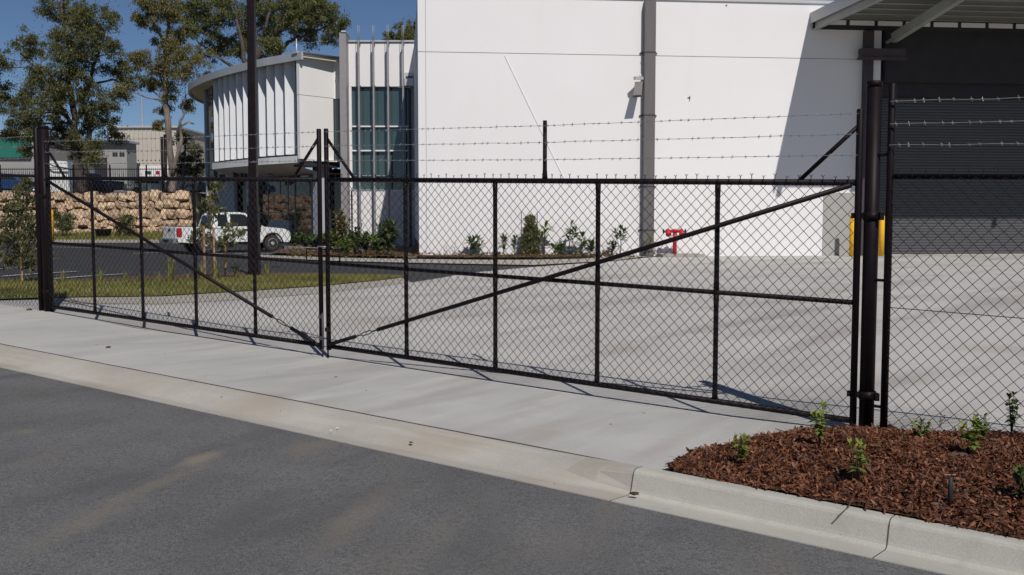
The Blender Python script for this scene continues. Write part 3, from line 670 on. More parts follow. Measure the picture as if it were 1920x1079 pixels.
# floodlight on the wall
fl = thing('floodlight', wp(1196, 160), 'small grey floodlight tilted down on a bracket beside the downpipe', 'floodlight')
bm = bmnew(); pa = wp(1190, 147, .55); pb = wp(1211, 147, .05); beam(bm, pa, pb, .10, .12); tube(bm, [wp(1201, 146, .3), wp(1201, 139, .3)], .035, 8); obj('bracket', bm, M['alum'], fl)
bm = bmnew(); a_, b_, c_, d_ = wp(1191, 154, .42), wp(1205, 153, .42), wp(1203, 178, .75), wp(1187, 179, .75); nv = (b_ - a_).cross(d_ - a_).normalized() * .14
hexa(bm, [a_, b_, c_, d_, a_ + nv, b_ + nv, c_ + nv, d_ + nv]); obj('lamp_head', bm, M['pipe'], fl)
# awning: rafters, purlins, sheet, edge channel
AW = ww(1521, 55); ZA = wp(1521, 57).z; OUT = 5.9; ZS = ZA + .46
aw = thing('awning', wq(AW, ZA, 0), 'steel awning with raking rafters over the dark roller door', 'awning')
def rafter(w, z=ZA, o1=OUT):
    bm = bmnew(); s_ = .10
    wbox(bm, w - .02, w + .02, z + .03, z + .40, .02, o1); wbox(bm, w - s_, w + s_, z, z + .03, .02, o1); wbox(bm, w - s_, w + s_, z + .40, z + .43, .02, o1); obj('rafter', bm, M['awning'], aw)
rafter(AW + .12)
WR = ww(1662, 78); ZR2 = wp(1662, 80).z
bm = bmnew(); pa = wq(WR + .1, ZR2 + .1, .4); pb = wq(WR + .1, ZA + .40, OUT); beam(bm, pa, pb, .22, .36); tube(bm, [wq(WR - .1, ZR2 - .05, .2), wq(WR + .1, ZR2 + .1, .45)], .07, 8); obj('raking_strut', bm, M['awning'], aw)
rafter(WR + 7)
for k in range(7):
    o_ = .12 + k * .95; bm = bmnew(); wbox(bm, AW, AW + 20, ZA + .432, ZA + .58, o_, o_ + .07); wbox(bm, AW, AW + 20, ZA + .432, ZA + .45, o_ + .071, o_ + .13); obj('purlin', bm, M['awning'], aw)
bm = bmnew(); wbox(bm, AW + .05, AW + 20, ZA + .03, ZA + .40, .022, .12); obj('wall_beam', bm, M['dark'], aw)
for k in range(12):
    bm = bmnew(); w0 = AW + .35 + k * 1.15; wbox(bm, w0, w0 + 1.0, ZA + .20, ZA + .38, .13, .15); obj('painted_light_gap', bm, M['white'], aw)  # white panels paint in the daylight coming through where awning meets wall
nrib = 40; bm = bmnew()                        # ribbed roof sheet
for k in range(nrib):
    w0 = AW + k * .5; hexa(bm, [wq(w0 + .03, ZA + .585, .0), wq(w0 + .497, ZA + .585, .0), wq(w0 + .497, ZA + .585, OUT + .1), wq(w0 + .03, ZA + .585, OUT + .1), wq(w0 + .03, ZA + .60, .0), wq(w0 + .497, ZA + .60, .0), wq(w0 + .497, ZA + .60, OUT + .1), wq(w0 + .03, ZA + .60, OUT + .1)])
    hexa(bm, [wq(w0 - .003, ZA + .585, .0), wq(w0 + .03, ZA + .585, .0), wq(w0 + .03, ZA + .585, OUT + .1), wq(w0 - .003, ZA + .585, OUT + .1), wq(w0 + .003, ZA + .64, .0), wq(w0 + .024, ZA + .64, .0), wq(w0 + .024, ZA + .64, OUT + .1), wq(w0 + .003, ZA + .64, OUT + .1)])
obj('roof_sheet', bm, M['sheet'], aw)
bm = bmnew(); wbox(bm, AW - .06, AW - .005, ZA + .25, ZA + .62, .0, OUT + .1); wbox(bm, AW - .06, AW + .5, ZA + .62, ZA + .66, .002, OUT + .1); obj('barge_flashing', bm, M['fascia'], aw)
# fire booster on its stand
bo = thing('fire_booster', wp(1265, 470, .7) , 'red fire hydrant booster with two inlets against the white wall', 'fire hydrant')
p0 = wp(1265, 471, .7); zt_ = wp(1265, 434, .7).z; s_ = 1 / ppm(p0.y)
bm = bmnew(); tube(bm, [Vector((p0.x, p0.y, 0)), Vector((p0.x, p0.y, zt_))], .075, 14); lathe(bm, Vector((p0.x, p0.y, zt_ - .05)), UP, [(0, .09), (.12, .09), (.14, .05)], 14); lathe(bm, Vector((p0.x, p0.y, -.02)), UP, [(0, .14), (.05, .14)], 14); obj('riser', bm, M['red'], bo)
bm = bmnew(); tube(bm, [p0 * 1 + WD * -.26 + UP * (zt_ - p0.z), p0 + WD * .26 + UP * (zt_ - p0.z)], .06, 12); obj('manifold', bm, M['red'], bo)
for sx in (-.27, .25):
    bm = bmnew(); c = p0 + WD * sx + UP * (zt_ - p0.z - .02)
    lathe(bm, c, WN * .7 - UP * .7, [(-.08, .09), (.08, .09), (.10, .11), (.16, .11), (.17, .06)], 12); obj('inlet', bm, M['red'], bo)
    bm = bmnew(); c = p0 + WD * (sx * 1.65) + UP * (zt_ - p0.z + .0)
    tube(bm, [p0 + WD * sx * 1.2 + UP * (zt_ - p0.z), c], .018, 6); lathe(bm, c, WD, [(-.015, .085), (.015, .085)], 12); obj('hand_wheel', bm, M['dark'], bo)
bm = bmnew(); w0 = ww(1232, 470, .1); w1 = ww(1308, 470, .1); wbox(bm, w0, w1, -.1, .14, .05, 1.0); tag(obj('booster_plinth', bm, M['tankerb'], loc=wq(w0, 0)), 'low tan concrete plinth under the red booster at the wall', 'plinth')
# bollards
def bollard(px, py, h, label, r=.12, Y=None):
    p = wp(px, py, 0.9) if Y is None else G(px, py); t = thing('bollard', (p.x, p.y, 0), label, 'bollard', 'yellow steel bollards'); 
    bm = bmnew(); lathe(bm, Vector((p.x, p.y, -.05)), UP, [(0, r), (h, r), (h + .04, r * .85), (h + .06, r * .4)], 18); obj('bollard_tube', bm, M['yellow'], t)
    bm = bmnew(); lathe(bm, Vector((p.x, p.y, -.01)), UP, [(0, r * 1.5), (.03, r * 1.5), (.035, r * 1.1)], 14); obj('base_collar', bm, M['greypaint'], t)
bollard(1596.5, 480, 1.62, 'yellow bollard left of the thick gate post in front of the grey dado', .10)
bollard(1652, 479, 1.62, 'yellow bollard between the thick gate post and the slim fence post', .105)
bollard(96, 457, 1.95, 'yellow bollard across the car park behind the far gate post', .17, Y=1)
# ------------------------------------------------------------------ curved office
FP = [(-8.2, 47.2), (-10.06, 49.0), (-11.67, 50.5), (-12.8, 51.6), (-15.7, 55.1), (-17.8, 58.3), (-19.3, 61.2), (-20.2, 64.2), (-20.6, 67.5), (-20.6, 72.0)]
def curve(P, t_):
    """Catmull-Rom through P, t_ in 0..len-1"""
    i = max(0, min(len(P) - 2, int(t_))); u = t_ - i; p = [Vector(P[max(0, min(len(P) - 1, i + k))]) for k in (-1, 0, 1, 2)]
    return 0.5 * ((2 * p[1]) + (-p[0] + p[2]) * u + (2 * p[0] - 5 * p[1] + 4 * p[2] - p[3]) * u * u + (-p[0] + 3 * p[1] - 3 * p[2] + p[3]) * u ** 3)
def off_curve(t_, d):
    """point of the facade curve pushed d metres inwards"""
    p = curve(FP, t_); q = curve(FP, t_ + .02) - curve(FP, t_ - .02); q.normalize(); inn = Vector((q.y, -q.x)); return p + inn * d
def inward(t_):
    q = curve(FP, t_ + .02) - curve(FP, t_ - .02); q.normalize(); return Vector((q.y, -q.x))
def t_at_px(px, d):
    lo, hi = 0.5, 8.5
    for _ in range(50):
        m_ = (lo + hi) / 2; p = off_curve(m_, d)
        if 960 + F * p.x / p.y > px: lo = m_
        else: hi = m_
    return lo
TS = [1.0 + i * .25 for i in range(33)]
office = thing('office_building', (-13.5, 57, 0), 'curved two storey office with white vertical sunshade fins behind the pickup', 'office')
ZF1, ZF0 = 9.43, 9.05
def band(name, z0, z1, d0, d1, m, ts=TS, parent=None):
    bm = bmnew(); rows = []
    for t_ in ts:
        a_ = off_curve(t_, d0); b_ = off_curve(t_, d1); rows.append([bm.verts.new((a_.x, a_.y, z0)), bm.verts.new((b_.x, b_.y, z0)), bm.verts.new((b_.x, b_.y, z1)), bm.verts.new((a_.x, a_.y, z1))])
    for A_, B_ in zip(rows, rows[1:]):
        for k in range(4): bm.faces.new((A_[k], A_[(k + 1) % 4], B_[(k + 1) % 4], B_[k]))
    bm.faces.new(rows[0]); bm.faces.new(rows[-1][::-1]); return obj(name, bm, m, parent or office)
band('fascia', ZF0, ZF1, 0, .12, M['fascia'])
band('soffit', ZF0 + .12, ZF0 + .16, .125, 3.2, M['soffit'])
PXF = [406, 415.8, 425.6, 436, 448.5, 461, 474.4, 489.7, 504.8, 520.9, 538.5]
ZB = 4.62
tf1 = t_at_px(562, .25); tf0 = t_at_px(404, .25)
tsf = [tf1 + (tf0 - tf1) * i / 12 for i in range(13)]
for px in PXF:
    t_ = t_at_px(px, .25); p = off_curve(t_, .25); iv = Vector((.93, .37)).normalized(); q = p + iv * .53; s_ = Vector((iv.y, -iv.x)) * .02
    bm = bmnew(); hexa(bm, [(p.x - s_.x, p.y - s_.y, ZB), (p.x + s_.x, p.y + s_.y, ZB), (q.x + s_.x, q.y + s_.y, ZB), (q.x - s_.x, q.y - s_.y, ZB), (p.x - s_.x, p.y - s_.y, ZF0 + .1), (p.x + s_.x, p.y + s_.y, ZF0 + .1), (q.x + s_.x, q.y + s_.y, ZF0 + .1), (q.x - s_.x, q.y - s_.y, ZF0 + .1)])
    obj('sunshade_fin', bm, M['finwhite'], office)
band('upper_glazing', 4.55, ZF0 + .115, .84, .94, M['glassdark'], tsf)
band('fin_rail', 4.52, 4.615, .36, .55, M['dark'], tsf)
band('floor_slab', 4.18, 4.51, .16, 1.6, M['offwhite'], tsf)
# rounded pale underside stepping back under the slab
bm = bmnew(); rows = []
for t_ in tsf:
    rows.append([bm.verts.new((*off_curve(t_, d), z)) for d, z in ((.25, 4.175), (.7, 3.92), (1.5, 3.75), (3.4, 3.72))])
for A_, B_ in zip(rows, rows[1:]):
    for k in range(3): f = bm.faces.new((A_[k], A_[k + 1], B_[k + 1], B_[k])); f.smooth = True
obj('canopy_underside', bm, M['soffit'], office)
# left end: narrow glass slot and the tall grey end pier
ta, tb = t_at_px(404, 1.0), t_at_px(390, 1.0); band('corner_glazing', 3.7, ZF0 + .115, 1.0, 1.1, M['glassteal'], [ta + (tb - ta) * i / 4 for i in range(5)])
ta, tb = t_at_px(389.5, .9), t_at_px(372, .9); band('end_pier', -.1, ZF0 + .115, .9, 1.6, M['midgrey'], [ta + (tb - ta) * i / 4 for i in range(5)])
band('end_wall', -.1, ZF0 + .115, 1.7, 1.9, M['midgrey'], [tb + (8.8 - tb) * i / 8 for i in range(9)])
# ground floor under the overhang
def gf(px, py, Y): p = atY(px, py, Y); return p
def quadbox(name, px0, Y0, px1, Y1, z0, z1, th, m, parent=None):
    a_ = atY(px0, 400, Y0); b_ = atY(px1, 400, Y1); d = Vector((b_.x - a_.x, b_.y - a_.y, 0)).normalized(); nn = Vector((-d.y, d.x, 0)) * th
    bm = bmnew(); hexa(bm, [(a_.x, a_.y, z0), (b_.x, b_.y, z0), (b_.x + nn.x, b_.y + nn.y, z0), (a_.x + nn.x, a_.y + nn.y, z0), (a_.x, a_.y, z1), (b_.x, b_.y, z1), (b_.x + nn.x, b_.y + nn.y, z1), (a_.x + nn.x, a_.y + nn.y, z1)])
    return obj(name, bm, m, parent or office)
quadbox('side_wall', 404, 59.0, 440, 58.0, -.1, 3.72, .2, M['midgrey'])
quadbox('side_glazing', 391, 60.5, 403.5, 59.1, -.1, 3.72, .1, M['glassdark'])
quadbox('door_glazing', 440.5, 58.6, 462, 58.5, -.1, 3.72, .1, M['glassdark'])
quadbox('door_jamb', 462, 58.5, 470, 58.45, -.1, 3.72, .2, M['alum'])
GX = [470.5, 503, 540, 553, 584]; 
GA, GB = Vector((-10.25, 51.9)), Vector((-15.1, 58.4))
def gy(px):
    u = (px - 960) / F; d = GB - GA; s_ = (u * GA.y - GA.x) / (d.x - u * d.y); return (GA + d * s_).y
for p0, p1 in zip(GX, GX[1:]):
    quadbox('ground_pane', p0 + .8, gy(p0 + .8), p1 - .8, gy(p1 - .8), .15, 3.70, .05, M['glassdark'])
for p0 in GX:
    quadbox('mullion', p0 - .7, gy(p0) - .06, p0 + .7, gy(p0) - .08, -.1, 3.72, .16, M['metalpost'])
quadbox('transom', 470, gy(470) - .04, 584, gy(584) - .04, 1.75, 1.80, .12, M['metalpost'])
quadbox('plinth_wall', 503, gy(503) - .35, 541, gy(541) - .35, -.1, 1.35, .2, M['midgrey'])
quadbox('blade_column', 587, 51.0, 596, 50.6, -.1, 4.15, .5, M['midgrey'])
quadbox('lobby_wall', 470, 62.5, 650, 58.0, -.1, 3.9, .2, M['dark'])
quadbox('entry_glazing', 597, 52.9, 646, 52.2, -.1, 4.0, .06, M['glassdark'])
for p0 in (612, 629): quadbox('mullion', p0 - 1.6, 52.5, p0 + 1.6, 52.45, -.1, 4.05, .16, M['midgrey'])
# white return wall, two facets with a groove
def wallq(name, A2, B2, z0, z1, m, th=.2):
    a_ = Vector((*A2, 0)); b_ = Vector((*B2, 0)); d = (b_ - a_).normalized(); nn = Vector((-d.y, d.x, 0)) * th
    bm = bmnew(); hexa(bm, [a_ + UP * z0, b_ + UP * z0, b_ + nn + UP * z0, a_ + nn + UP * z0, a_ + UP * z1, b_ + UP * z1, b_ + nn + UP * z1, a_ + nn + UP * z1]); return obj(name, bm, m, office)
RA = (-10.22, 49.25); RBp = (-8.88, 50.85); RC = (-8.12, 50.95)
wallq('return_wall', RA, RBp, 4.35, 7.40, M['offwhite']); wallq('return_wall', RA, RBp, 7.425, 9.36, M['offwhite']); wallq('return_wall_core', (RA[0] + .0, RA[1] + .06), (RBp[0] - .04, RBp[1] + .05), 4.4, 9.3, M['groove'], .12)
wallq('side_facet', (RBp[0] + .004, RBp[1]), RC, 7.40, 9.36, M['white']); wallq('side_glazing', (RBp[0] - .12, RBp[1] + .12), (RC[0], RC[1] - .25), 4.3, 7.40, M['glassteal'], .1)
wallq('roof_capping', (RA[0] - .08, RA[1] - .1), (RBp[0] + .03, RBp[1] - .04), 9.365, 9.47, M['fascia'], .4); wallq('roof_capping', (RBp[0] + .034, RBp[1] - .04), RC, 9.365, 9.47, M['fascia'], .4)
wallq('entry_canopy', (-10.1, 49.5), (-8.6, 51.0), 4.0, 4.33, M['dark'], .9)
bm = bmnew(); a_ = Vector((-10.1, 49.6, 4.30)); b_ = Vector((-8.3, 51.1, 4.30)); beam(bm, a_, b_, .2, .06); obj('canopy_edge', bm, M['offwhite'], office)
bm = bmnew(); a_ = atY(600, 318, 51); beam(bm, atY(581, 340, 52.2), atY(600, 318, 51.6), .25, .3); beam(bm, atY(600, 318, 51.6), atY(622, 318, 51.6), .25, .35); obj('canopy_bracket', bm, M['dark'], office)
# roof behind the fascia
bm = bmnew(); vs = [bm.verts.new((*off_curve(t_, .1), ZF1 - .02)) for t_ in TS] + [bm.verts.new((-7, 72, ZF1 - .02)), bm.verts.new((-7, 52, ZF1 - .02))]; bm.faces.new(vs); obj('roof', bm, M['fascia'], office)
for (px, py) in ((416, 335), (443, 325), (457, 325), (509, 320), (400, 338)):      # downlights and boxes hung under the slab
    p = atY(px, py, 53.5 + (509 - px) * .03); bm = bmnew(); box(bm, p, (.28, .28, .42)); obj('hanging_speaker', bm, M['dark'], office)
p = atY(639, 143, 50.75); bm = bmnew(); beam(bm, p, p + Vector((.35, .1, -.04)), .09, .07); box(bm, p + Vector((-.1, 0, -.02)), (.28, .18, .09)); obj('wall_lamp', bm, M['alum'], office)
bm = bmnew(); tube(bm, [(-10.9, 52, ZF1 - .1), (-10.9, 52, ZF1 + 1.1)], .03, 6); obj('vent_pipe', bm, M['alum'], office)

# ------------------------------------------------------------------ glazed tower beside the warehouse
TYY = 50.4
tw = thing('stair_tower', (-6.5, TYY, 0), 'white glazed tower with tall thin posts between office and warehouse', 'tower')
def tp(px, py, dy=0.0): return atY(px, py, TYY - dy)
def tbox(name, px0, px1, y0, y1, d0, d1, m):
    a_ = tp(px0, y1, d0); b_ = tp(px1, y0, d0); bm = bmnew()
    box(bm, ((a_.x + b_.x) / 2, TYY - (d0 + d1) / 2, (a_.z + b_.z) / 2), (b_.x - a_.x, abs(d1 - d0), b_.z - a_.z)); return obj(name, bm, m, tw)
tbox('parapet_wall', 656, 792, 82, 164, -.3, 0, M['white'])
tbox('parapet_capping', 656, 792, 78.5, 81.5, -.35, .08, M['fascia'])
tbox('base_wall', 661, 792, 358, 474, -.3, 0, M['white'])
tbox('jamb', 656.5, 660.5, 164.5, 474, -.3, 0, M['white'])
tbox('glass_backing', 661, 792, 165, 357, -1.6, -1.5, M['dark'])
for (y0, y1) in ((166, 236), (239.5, 281.5), (285, 329), (331, 356)):
    for (x0, x1) in ((661, 770),): tbox('pane', x0 + .2, x1 - .2, y0, y1, -.22, -.18, M['glassteal'])
for y in (237.8, 283.2): tbox('transom', 661, 770, y - 1.3, y + 1.3, -.17, -.02, M['white'])
tbox('transom', 661, 770, 329.6, 330.6, -.17, -.05, M['alum']); tbox('sill', 661, 770, 356.3, 357.6, -.2, .04, M['alum'])
tbox('side_frame', 770, 792, 165, 357.5, -.28, -.02, M['midgrey'])
tbox('blade_wall', 648.5, 656, 70, 474, -.5, .75, M['metalpost']); tbox('blade_cap', 648, 656.5, 66.5, 69.5, -.5, .8, M['alum'])
for px in (674.5, 702, 729, 757):
    z0 = 0.0; z1 = tp(px, 47, .5).z; x_ = tp(px, 300, .5).x
    po = None
    bm = bmnew(); zt2 = tp(px, 76, .5).z
    box(bm, (x_, TYY - .5, (z0 + zt2) / 2), (.075, .14, zt2 - z0)); po = obj('facade_post', bm, M['metalpost'], tw)
    bm = bmnew()
    for e in (-.035, .035): tube(bm, [(x_ + e, TYY - .5, zt2 - .1), (x_ + e, TYY - .5, z1)], .014, 5)
    obj('post_rods', bm, M['metalpost'], po)
    bm = bmnew()
    for py in (84, 163, 330, 420):
        z = tp(px, py).z; beam(bm, (x_, TYY - .02, z), (x_, TYY - .5, z), .05, .07)
    obj('post_ties', bm, M['dark'], po)
p = tp(768, 150, .3); bm = bmnew(); box(bm, p, (.45, .5, .62)); fx = obj('floodlight_box', bm, M['alum'], tw)
bm = bmnew(); beam(bm, p + Vector((-.14, -.28, .1)), p + Vector((.18, -.28, .1)), .06, .06); obj('floodlight_slot', bm, M['dark'], fx)
tbox('conduit', 768, 770.5, 167, 470, .02, .1, M['steelcol'])
# low black hoop rail at the bed edge
hb = thing('hoop_rail', G(606, 490), 'low black hoop rail at the bed edge before the tower', 'rail')
p0, p1 = G(575, 489), G(637, 492); up_ = Vector((0, 0, .42)); bm = bmnew(); tube(bm, [p0, p0 + up_, p1 + up_, p1], .025, 8); obj('hoop', bm, M['black'], hb)

# ------------------------------------------------------------------ boulder wall
rw = thing('retaining_wall', (-30, WALLY, 0.3), 'tan sandstone boulder retaining wall behind the car park', 'retaining wall')
bm = bmnew(); hexa(bm, [(-60, WALLY + .35, 0), (-20.05, WALLY + .35, 0), (-20.05, WALLY + 1, 0), (-60, WALLY + 1, 0), (-60, WALLY + .35, 2.95), (-20.05, WALLY + .35, 2.95), (-20.05, WALLY + 1, 2.95), (-60, WALLY + 1, 2.95)]); obj('earth_core', bm, M['earth'], rw)
rmesh = []
for k in range(9):
    bm = bmnew(); bmesh.ops.create_cube(bm, size=1.0); bmesh.ops.subdivide_edges(bm, edges=bm.edges[:], cuts=1, use_grid_fill=True)
    for v in bm.verts:
        m_ = max(abs(v.co.x), abs(v.co.y), abs(v.co.z)); nrm = v.co.normalized() * .62; v.co = v.co.lerp(nrm, .50)
        v.co += Vector((RND.uniform(-.10, .10), RND.uniform(-.09, .09), RND.uniform(-.10, .10)))
    bmesh.ops.triangulate(bm, faces=bm.faces[:]); me = bpy.data.meshes.new('rock'); bm.to_mesh(me); bm.free(); me.materials.append(M['rock']); rmesh.append(me)
zr = 0.30; row = 0
while zr < 3.0:
    hr = (.60, .54, .66, .50, .58, .42)[row]; x = -20.1 - RND.uniform(0, .3)
    while x > -46:
        wl = RND.uniform(.46, .98); sc = RND.uniform(.84, 1.14)
        o = bpy.data.objects.new('rock', RND.choice(rmesh)); C.objects.link(o); o.parent = rw
        o.location = Vector((x - wl / 2, WALLY + .1 + RND.uniform(-.10, .12) + row * .03, zr + hr / 2 + RND.uniform(-.11, .11))) - WL[rw.name]
        o.scale = (wl * 1.0, .8, hr * sc); o.rotation_euler = (RND.uniform(-.15, .15), RND.uniform(-.34, .34) + RND.choice((0, math.pi)), RND.uniform(-.3, .3)); x -= wl * .99
    zr += hr * .97; row += 1
bm = bmnew(); hexa(bm, [(-60, WALLY - .05, 2.93), (-20.05, WALLY - .05, 2.93), (-20.05, WALLY + .6, 2.93), (-60, WALLY + .6, 2.93), (-60, WALLY - .05, 3.03), (-20.05, WALLY - .05, 3.03), (-20.05, WALLY + .6, 3.03), (-60, WALLY + .6, 3.03)]); obj('top_soil', bm, M['earth'], rw)
# boundary fence on top of the boulder wall
pf = thing('picket_fence', (-30, WALLY + .9, 3.0), 'thin black steel fence on top of the boulder wall', 'fence')
for x in np.arange(-38.4, -20.5, 2.4): bm = bmnew(); box(bm, (x, WALLY + .9, 3.95), (.07, .07, 2.0)); obj('fence_post', bm, M['black'], pf)
for z in (3.15, 4.65): bm = bmnew(); beam(bm, (-40, WALLY + .9, z), (-20.5, WALLY + .9, z), .04, .05); obj('fence_rail', bm, M['black'], pf)
bm = bmnew()
for x in np.arange(-39.9, -20.6, .14): box(bm, (x, WALLY + .86, 3.95), (.018, .018, 1.6))
tag(obj('pickets', bm, M['black'], pf), kind='stuff')
# black pole near the pale trunk
bm = bmnew(); p = atY(305, 330, 67.4); tube(bm, [(p.x, 67.4, 3.0), (p.x, 67.4, atY(305, 257, 67.4).z)], .09, 10); tag(obj('pole', bm, M['black'], loc=(p.x, 67.4, 3.0)), 'short black pole standing beside the pale tree trunk on the terrace', 'pole')

# ------------------------------------------------------------------ far buildings
def bld(name, label, px0, px1, ytop, Y, depth, m, z0=2.9, parts=()):
    a_ = atY(px0, ytop, Y); b_ = atY(px1, ytop, Y); t = thing(name, ((a_.x + b_.x) / 2, Y, z0), label, 'building')
    bm = bmnew(); box(bm, ((a_.x + b_.x) / 2, Y + depth / 2, (z0 + a_.z) / 2), (b_.x - a_.x, depth, a_.z - z0)); obj('wall', bm, m, t)
    bm = bmnew(); box(bm, ((a_.x + b_.x) / 2, Y + depth / 2, a_.z + .1), (b_.x - a_.x + .5, depth + .5, .2)); obj('roof', bm, M['fascia'], t)
    for (nm, x0, y0, x1, y1, mm, pr) in parts:
        p = atY(x0, y1, Y - pr); q = atY(x1, y0, Y - pr); bm = bmnew(); box(bm, ((p.x + q.x) / 2, Y - pr / 2 - .003, (p.z + q.z) / 2), (abs(q.x - p.x), pr, q.z - p.z)); obj(nm, bm, mm, t)
    return t
b1 = bld('beige_warehouse', 'big beige metal clad warehouse beyond the trees with a dark opening', 203, 330, 240, 110, 30, M['beige'], parts=[('dark_opening', 238, 306, 262, 335, M['dark'], .1), ('loading_bay', 262, 312, 316, 331, M['white'], .12), ('bay_mark', 272, 321, 283, 327, M['cardark'], .16), ('bay_mark', 292, 321, 299, 327, M['lens'], .16)] + [('cladding_rib', x, 244, x + .9, 300, M['beige'], .12) for x in range(242, 306, 8)])
b2 = bld('grey_office_block', 'small grey block office with tiny square windows in front of the beige warehouse', 185, 237, 268, 96, 2.5, M['bldgrey'], parts=[('window', x, 286, x + 4, 293, M['glassdark'], .06) for x in (211, 216, 224, 229)] + [('eave_band', 184, 264, 239, 269, M['cardark'], .5), ('dark_doorway', 178, 296, 200, 335, M['dark'], .1)])
b3 = bld('green_shed', 'green and grey clad shed at the far left behind the trees', -120, 62, 250, 92, 20, M['bldgrey'], parts=[('green_cladding', -120, 257, 56, 296, M['green'], .3), ('pale_gutter', -120, 247, 66, 252, M['alum'], .6)])
bm = bmnew(); p = atY(267, 240, 118); tube(bm, [(p.x, 118, 3), (p.x, 118, atY(267, 184, 118).z)], .07, 6)
for k in range(8): box(bm, (p.x, 118, p.z - 1 + k * .55), (.5, .06, .05))
tag(obj('radio_mast', bm, M['metalpost'], loc=(p.x, 118, 3)), 'thin grey radio mast rising behind the beige warehouse', 'mast')

# ------------------------------------------------------------------ vehicles (built along +X, wheels at z = 0)
def lathe_y(bm, c, prof_, seg=20): lathe(bm, c, (0, 1, 0), prof_, seg)
def vehicle(name, label, cat, loc, rz, paint, prof_body, cab, L_, Wd, axles, wr, group=None, details=True, tray=None, glassm=None):
    """prof_body: side outline (x,z) of the lower body; cab: list of (x,z) of the greenhouse"""
    t = thing(name, loc, label, cat, group, rz)
    hw = Wd / 2; bm = bmnew()
    # body side outline with wheel arches cut in
    low = min(z for x, z in prof_body); outl = []
    top = prof_body
    arch = []
    for ax in sorted(axles, reverse=True):
        arch += [(ax + wr * 1.22 * math.cos(u), wr + wr * 1.22 * math.sin(u)) for u in np.linspace(-.25, math.pi + .25, 10)]
    arch = [(x, max(z, low)) for x, z in arch]
    poly = top + arch                          # top runs rear-bottom -> over the top -> front-bottom, then back along the sill
    secs = []
    for y, ins, dz in ((-hw, .0, 0), (-hw + .06, 0.0, .0), (hw - .06, 0, 0), (hw, 0, 0)):
        secs.append([bm.verts.new((x, y, z)) for x, z in poly])
    for A_, B_ in zip(secs, secs[1:]):
        for k in range(len(poly)): bm.faces.new((A_[k], A_[(k + 1) % len(poly)], B_[(k + 1) % len(poly)], B_[k]))
    cx = sum(x for x, z in poly) / len(poly)
    for sct in (secs[0], secs[-1]):
        f = bm.faces.new(sct); bmesh.ops.triangulate(bm, faces=[f])
    obj('body', bm, paint, t, local=True)
    # greenhouse, narrower at the top
    zt = max(z for x, z in cab); zb_ = min(z for x, z in cab)
    def yw(z): return hw - .035 - .16 * (z - zb_) / (zt - zb_)
    bm = bmnew(); A_ = [bm.verts.new((x, -yw(z), z)) for x, z in cab]; B_ = [bm.verts.new((x, yw(z), z)) for x, z in cab]
    for k in range(len(cab)): bm.faces.new((A_[k], A_[(k + 1) % len(cab)], B_[(k + 1) % len(cab)], B_[k]))
    bm.faces.new(A_); bm.faces.new(B_[::-1]); obj('cab', bm, paint, t, local=True)
    for ax in axles:
        for sy in (-1, 1):
            bm = bmnew(); lathe_y(bm, (ax, sy * (hw - .12), wr), [(-.12, wr * .6), (-.12, wr * .93), (-.10, wr), (.10, wr), (.12, wr * .93), (.12, wr * .62)]); w_ = obj('wheel', bm, M['rubber'], t, local=True)
            bm = bmnew(); lathe_y(bm, (ax, sy * (hw - .12), wr), [(s * sy, r) for s, r in ((.095, wr * .62), (.125, wr * .62), (.10, wr * .5), (.075, wr * .45), (.085, wr * .28), (.13, wr * .2), (.14, wr * .12))]); obj('rim', bm, M['rim'], w_, local=True)
    bm = bmnew(); box(bm, (L_ * .0 + cx * 0 + (axles[0] + axles[1]) / 2, 0, wr + .1), (abs(axles[0] - axles[1]) + 1.2, Wd * .72, .22)); obj('underbody', bm, M['dark'], t, local=True)
    return t, yw, hw
def win(t, pts, yw, side, m=None, o_=.006, nm='side_window'):
    bm = bmnew(); P_ = [Vector((x, side * (yw(z) + o_), z)) for x, z in pts]; prism(bm, P_, Vector((0, -side * .02, 0))); return obj(nm, bm, m or M['carglass'], t, local=True)
# the white crew cab pickup: rear axle at x=0
pw = G(386, 474.5); pfw = G(511, 469.5); hd = (pfw - pw); rz = math.atan2(hd.y, hd.x); rz = rad(38)
